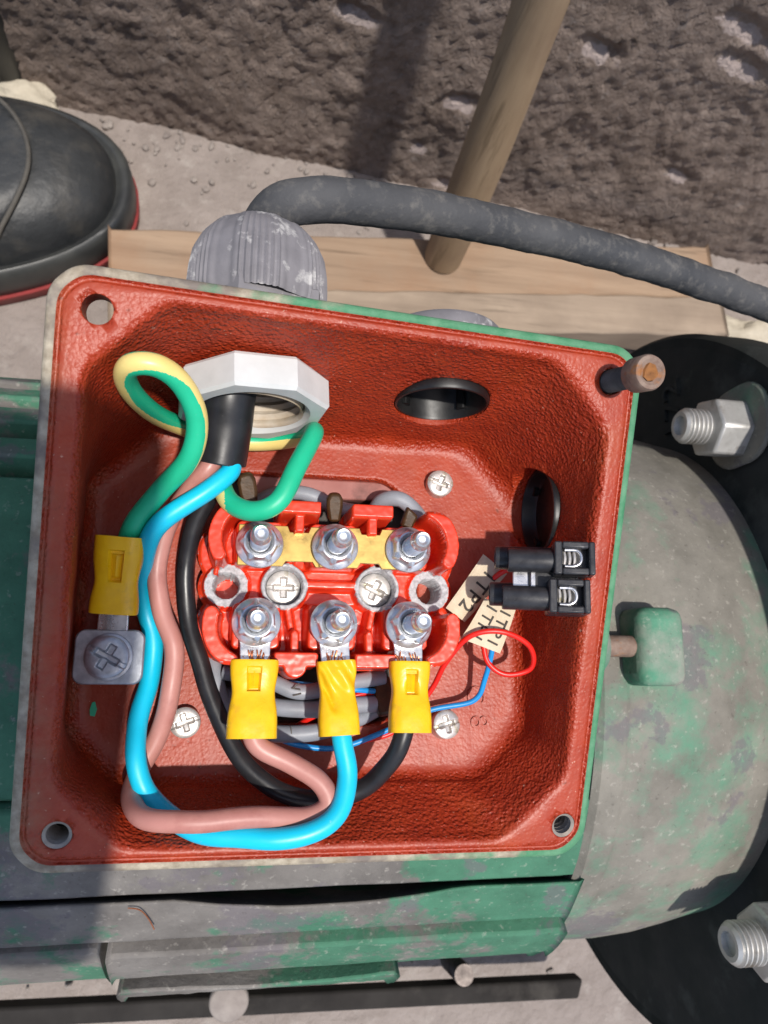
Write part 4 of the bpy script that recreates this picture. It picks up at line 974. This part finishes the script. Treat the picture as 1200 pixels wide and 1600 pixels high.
for p, r, lb in leads:
    V, F = tube(p, r, 18, .8); LO.append(tag(obj('motor_lead', V, F, 'grey', smooth=180), lb, 'wire', 'grey motor leads'))
def lead_print(s, c, xd, k, size=3.2):
    V, F = text_mesh(s, c, xd, (0, -.1, 1), size, .03); obj('print', V, F, 'ink', LO[k])
lead_print('V1', (-7.9, -25.8, 9.4), (.25, -1, 0), 4); lead_print('I', (-8.4, -35.7, 5.4), (1, .1, 0), 3, 2.6)
V, F = prism([(-1.5, 0), (1.5, 0), (2.1, 4), (2.1, 6), (1.3, 7.5), (-1.3, 7.5), (-2.1, 6), (-2.1, 4)], (0.5, 18.3, 10.0), (0, -.45, 1), 0, 3.2, xdir=(1, .05, 0)); tag(obj('brown_lug', V, F, 'brown', bevel=.8), 'varnished brown lead lug behind the middle rear stud', 'lug')
V, F = prism([(-1.6, 0), (1.6, 0), (2.3, 4), (2.3, 7), (1.5, 9), (-1.5, 9), (-2.3, 7), (-2.3, 4)], (-21.0, 21.0, 10.0), (0, -.45, 1), 0, 3.4, xdir=(1, .25, 0)); tag(obj('brown_lug', V, F, 'brown', bevel=.8), 'varnished brown lead lug behind the left rear stud', 'lug')
V, F = prism([(-1.6, 0), (1.6, 0), (2.0, 4), (-1.6, 5.5)], (19.3, 17.0, 12.0), (0, -.45, 1), 0, 2.6, xdir=(1, -.3, 0)); tag(obj('brown_lug', V, F, 'brown', bevel=.7), 'varnished brown lead lug behind the right rear stud', 'lug')
V, F = prism([(-2.6, -6), (2.6, -6), (2.4, 4), (-2.4, 4)], (15.5, -26.8, 2.0), (0, .3, 1), 0, 3.4, xdir=(1, .2, 0)); tag(obj('brown_lug', V, F, 'brown', bevel=.8), 'varnished brown lead lug between the middle and right yellow lugs', 'lug')

# ================================================================ THERMISTOR WIRES, LABELS, CONNECTOR
for nm_, pts, mat, lb in (
    ('thin_blue_wire', [(-13.1, -37.2, 3.0), (-5.7, -39.6, 3.0), (4.2, -40.2, 3.0), (16.0, -36.3, 3.0), (27.8, -30.9, 4.0), (39.6, -28.3, 6.0), (41.9, -22.4, 9.0), (42.5, -15.8, 13.0), (42.5, -12.6, 14.0)], 'bluew', 'thin blue wire bending up to the cream tape labels'),
    ('thin_red_wire', [(9.4, -39.0, 2.0), (19.4, -35.8, 3.0), (27.7, -25.9, 6.0), (30.4, -18.4, 12.0), (35.2, -11.8, 18.0), (43.1, -10.7, 20.0), (51.1, -14.2, 18.0), (52.9, -19.7, 14.0), (46.5, -21.4, 12.0), (41.7, -18.3, 12.0), (40.2, -13.4, 13.0)], 'redw', 'thin red wire curling in a loop by the cream labels'),
    ('thin_blue_wire', [(-11.2, -23.8, 4.0), (-1.5, -24.7, 6.0), (8.5, -25.6, 6.0), (13.9, -26.0, 4.0)], 'bluew', 'thin blue wire close under the front edge of the terminal block'),
    ('thin_red_wire', [(-7.9, -36.1, -3.0), (-4.2, -33.3, 2.0), (-1.0, -31.7, 3.0), (8.9, -26.8, 4.0), (16.1, -27.0, 2.0)], 'redw', 'thin red wire under the yellow lugs'),
    ('thin_red_wire', [(42.9, 3.4, 14.0), (44.9, 5.2, 16.0), (46.8, 5.9, 18.0)], 'redw', 'short thin red wire from the label into the black connector')):
    V, F = tube(pts, .72, 12, .6); tag(obj(nm_, V, F, mat, smooth=180), lb, 'wire')
def tape(corners, rows, label, up, bow):
    A0, B0, C0, D0 = [Vector(c) for c in corners]; t = thing('tape_label', tuple(sum((A0, B0, C0, D0), Vector())/4), label, 'label')
    V = []; nu_, nv_ = 24, 24
    for side in (1, -1):
        for i in range(nu_):
            for k in range(nv_):
                a = i/(nu_-1); b = k/(nv_-1); p = A0*(1-a)*(1-b)+B0*a*(1-b)+C0*a*b+D0*(1-a)*b
                n_ = (B0-A0).cross(D0-A0).normalized(); n_ = n_ if n_.z > 0 else -n_
                e_ = (4*a*(1-a))**.35; V.append(tuple(p+n_*(side*.55*e_+bow*math.sin(b*math.pi)+.12*noise.noise((a*4, b*4, 3)))))
    F1 = grid_faces(nu_, nv_); k0 = nu_*nv_; F = F1+[tuple(reversed([i+k0 for i in f])) for f in F1]
    # close the edges
    ring = [k for k in range(nv_)]+[i*nv_+nv_-1 for i in range(1, nu_)]+[(nu_-1)*nv_+k for k in range(nv_-2, -1, -1)]+[i*nv_ for i in range(nu_-2, 0, -1)]
    for a, b in zip(ring, ring[1:]+ring[:1]): F.append((a, b, b+k0, a+k0))
    o_ = obj('tape', V, F, 'label', t, smooth=60)
    n_ = (B0-A0).cross(D0-A0).normalized(); n_ = n_ if n_.z > 0 else -n_
    for s, f, sz in rows:
        ce = (A0*(1-f)+B0*f)*.5+(D0*(1-f)+C0*f)*.5; xd = (D0*(1-f)+C0*f)-(A0*(1-f)+B0*f)
        V, F = text_mesh(s, tuple(ce+n_*(.68+bow*.9)), tuple(xd), tuple(n_), sz, .12, 1.15, .035); obj('lettering', V, F, 'ink', t)
    return t
tape([(40.0, 9.8, 15.0), (46.9, 4.9, 14.0), (35.9, -7.9, 11.0), (30.5, -4.4, 12.0)], [('1TP2', .55, 5.4)], 'cream tape label printed 1TP2 beside the terminal block', 1, .35)
tape([(39.5, -2.1, 17.0), (48.7, -4.5, 15.0), (44.4, -16.0, 14.0), (33.3, -12.4, 16.0)], [('1TP1', .68, 4.5), ('1TP1', .27, 4.5)], 'cream tape label printed 1TP1 twice, below the black connector', 1, .35)

cn = thing('connector_strip', (43.2, 1.8, 31.0), 'black two-pole screw connector strip resting against the right box wall', 'connector')
c0 = Vector((43.2, 1.8, 31.0)); cx_ = Vector((.96, -.03, .26)).normalized(); cz_ = Vector((-.26, 0.03, .96)); cz_ = (cz_-cx_*cz_.dot(cx_)).normalized(); cy_ = cz_.cross(cx_)
KS = .93
def CL(x, y, z): return tuple(c0+cx_*x*KS+cy_*y*KS+cz_*z*KS)
for s, nm_ in ((1, 'a'), (-1, 'b')):
    oy = 4.9*s; ox = .7*s
    # housing with an open square well on top: four walls and a floor
    ms = [prism([(p_*KS, q_*KS) for p_, q_ in ((-.1, -4.3), (10.2, -4.3), (10.2, 4.3), (-.1, 4.3))], CL(ox+8.4, oy, 0), tuple(cz_), -5*KS, 1.0*KS, xdir=tuple(cx_))]
    for (a, b, c_, d) in ((-.1, 1.9, -4.3, 4.3), (8.6, 10.2, -4.3, 4.3), (1.9, 8.6, -4.3, -2.5), (1.9, 8.6, 2.5, 4.3)):
        ms.append(prism([(p_*KS, q_*KS) for p_, q_ in ((a, c_), (b, c_), (b, d), (a, d))], CL(ox+8.4, oy, 0), tuple(cz_), 1.002*KS, 4.6*KS, xdir=tuple(cx_)))
    V, F = merge(*ms); hs = obj('housing', V, F, 'conn', cn, bevel=.4)
    # metal cage with the screw slot
    pth = [CL(ox+8.4+6.0*0+2.6, oy-2.1, 3.6), CL(ox+8.4+5.0, oy-2.15, 3.7), CL(ox+8.4+6.6, oy-1.2, 3.7), CL(ox+8.4+6.8, oy+.6, 3.7), CL(ox+8.4+6.0, oy+2.0, 3.7), CL(ox+8.4+2.6, oy+2.1, 3.6)]
    V, F = tube(pth, .42, 10, .4); obj('cage', V, F, 'tin', hs)
    for k in range(3):
        V, F = tube([CL(ox+8.4+2.6+k*1.25, oy-1.7, 2.7), CL(ox+8.4+2.8+k*1.25, oy, 3.0), CL(ox+8.4+2.6+k*1.25, oy+1.7, 2.7)], .38, 8, .4); obj('screw_thread', V, F, 'screw', hs)
    for dy, dz, x0 in ((-.4, .6, -3.2), (1.0, -4.2, -6.2)):
        V, F = lathe([(r_*KS, h_*KS) for r_, h_ in ((3.0, 0), (3.15, .4), (3.15, abs(x0)+9.5), (3.0, abs(x0)+9.5))], CL(ox+x0, oy+dy, dz), tuple(cx_), 36, cap=False)
        V2, F2 = lathe([(r_*KS, h_*KS) for r_, h_ in ((3.0, 0), (2.3, -.02), (2.2, .3), (2.1, 5), (.05, 5.1))], CL(ox+x0, oy+dy, dz), tuple(cx_), 36, cap=False)
        V, F = merge((V, F), (V2, [tuple(reversed(f)) for f in F2])); obj('screw_tower', V, F, 'conn', cn, smooth=40)
V, F = prism(rrect(12, 7, .8), CL(9.5, 0, 0), tuple(cz_), -4.5, -1, xdir=tuple(cx_)); obj('bridge', V, F, 'conn', cn, bevel=.3)
V, F = prism(rrect(4.0, 5.4, 1.2), CL(1.2, -.2, 0), tuple(cz_), -3.0, -1.8, xdir=tuple(cx_)); obj('clip', V, F, 'tin', cn, bevel=.2)
V, F = prism(rrect(1.2, 4.4, .4), CL(4.2, -.2, -1), tuple(cz_), -1.0, .4, xdir=tuple(cx_)); obj('clip', V, F, 'tin', cn, bevel=.15)

# ================================================================ PHONE (its shadow falls across the left of the box)
fw = RF; ph_c = CAM-fw*9
ph = thing('smartphone', tuple(ph_c), 'phone held over the box whose shadow falls on its left side', 'phone')
px_ = RX*math.cos(0.14)+RD*math.sin(0.14); py_ = -RD*math.cos(0.14)+RX*math.sin(0.14)
V, F = prism(rrect(76, 163, 9, 8), tuple(ph_c+px_*(7-38)+py_*(17-81.5)), tuple(-fw), 0, 8.5, xdir=tuple(px_)); obj('body', V, F, 'phone', ph, bevel=1.8, seg=3)
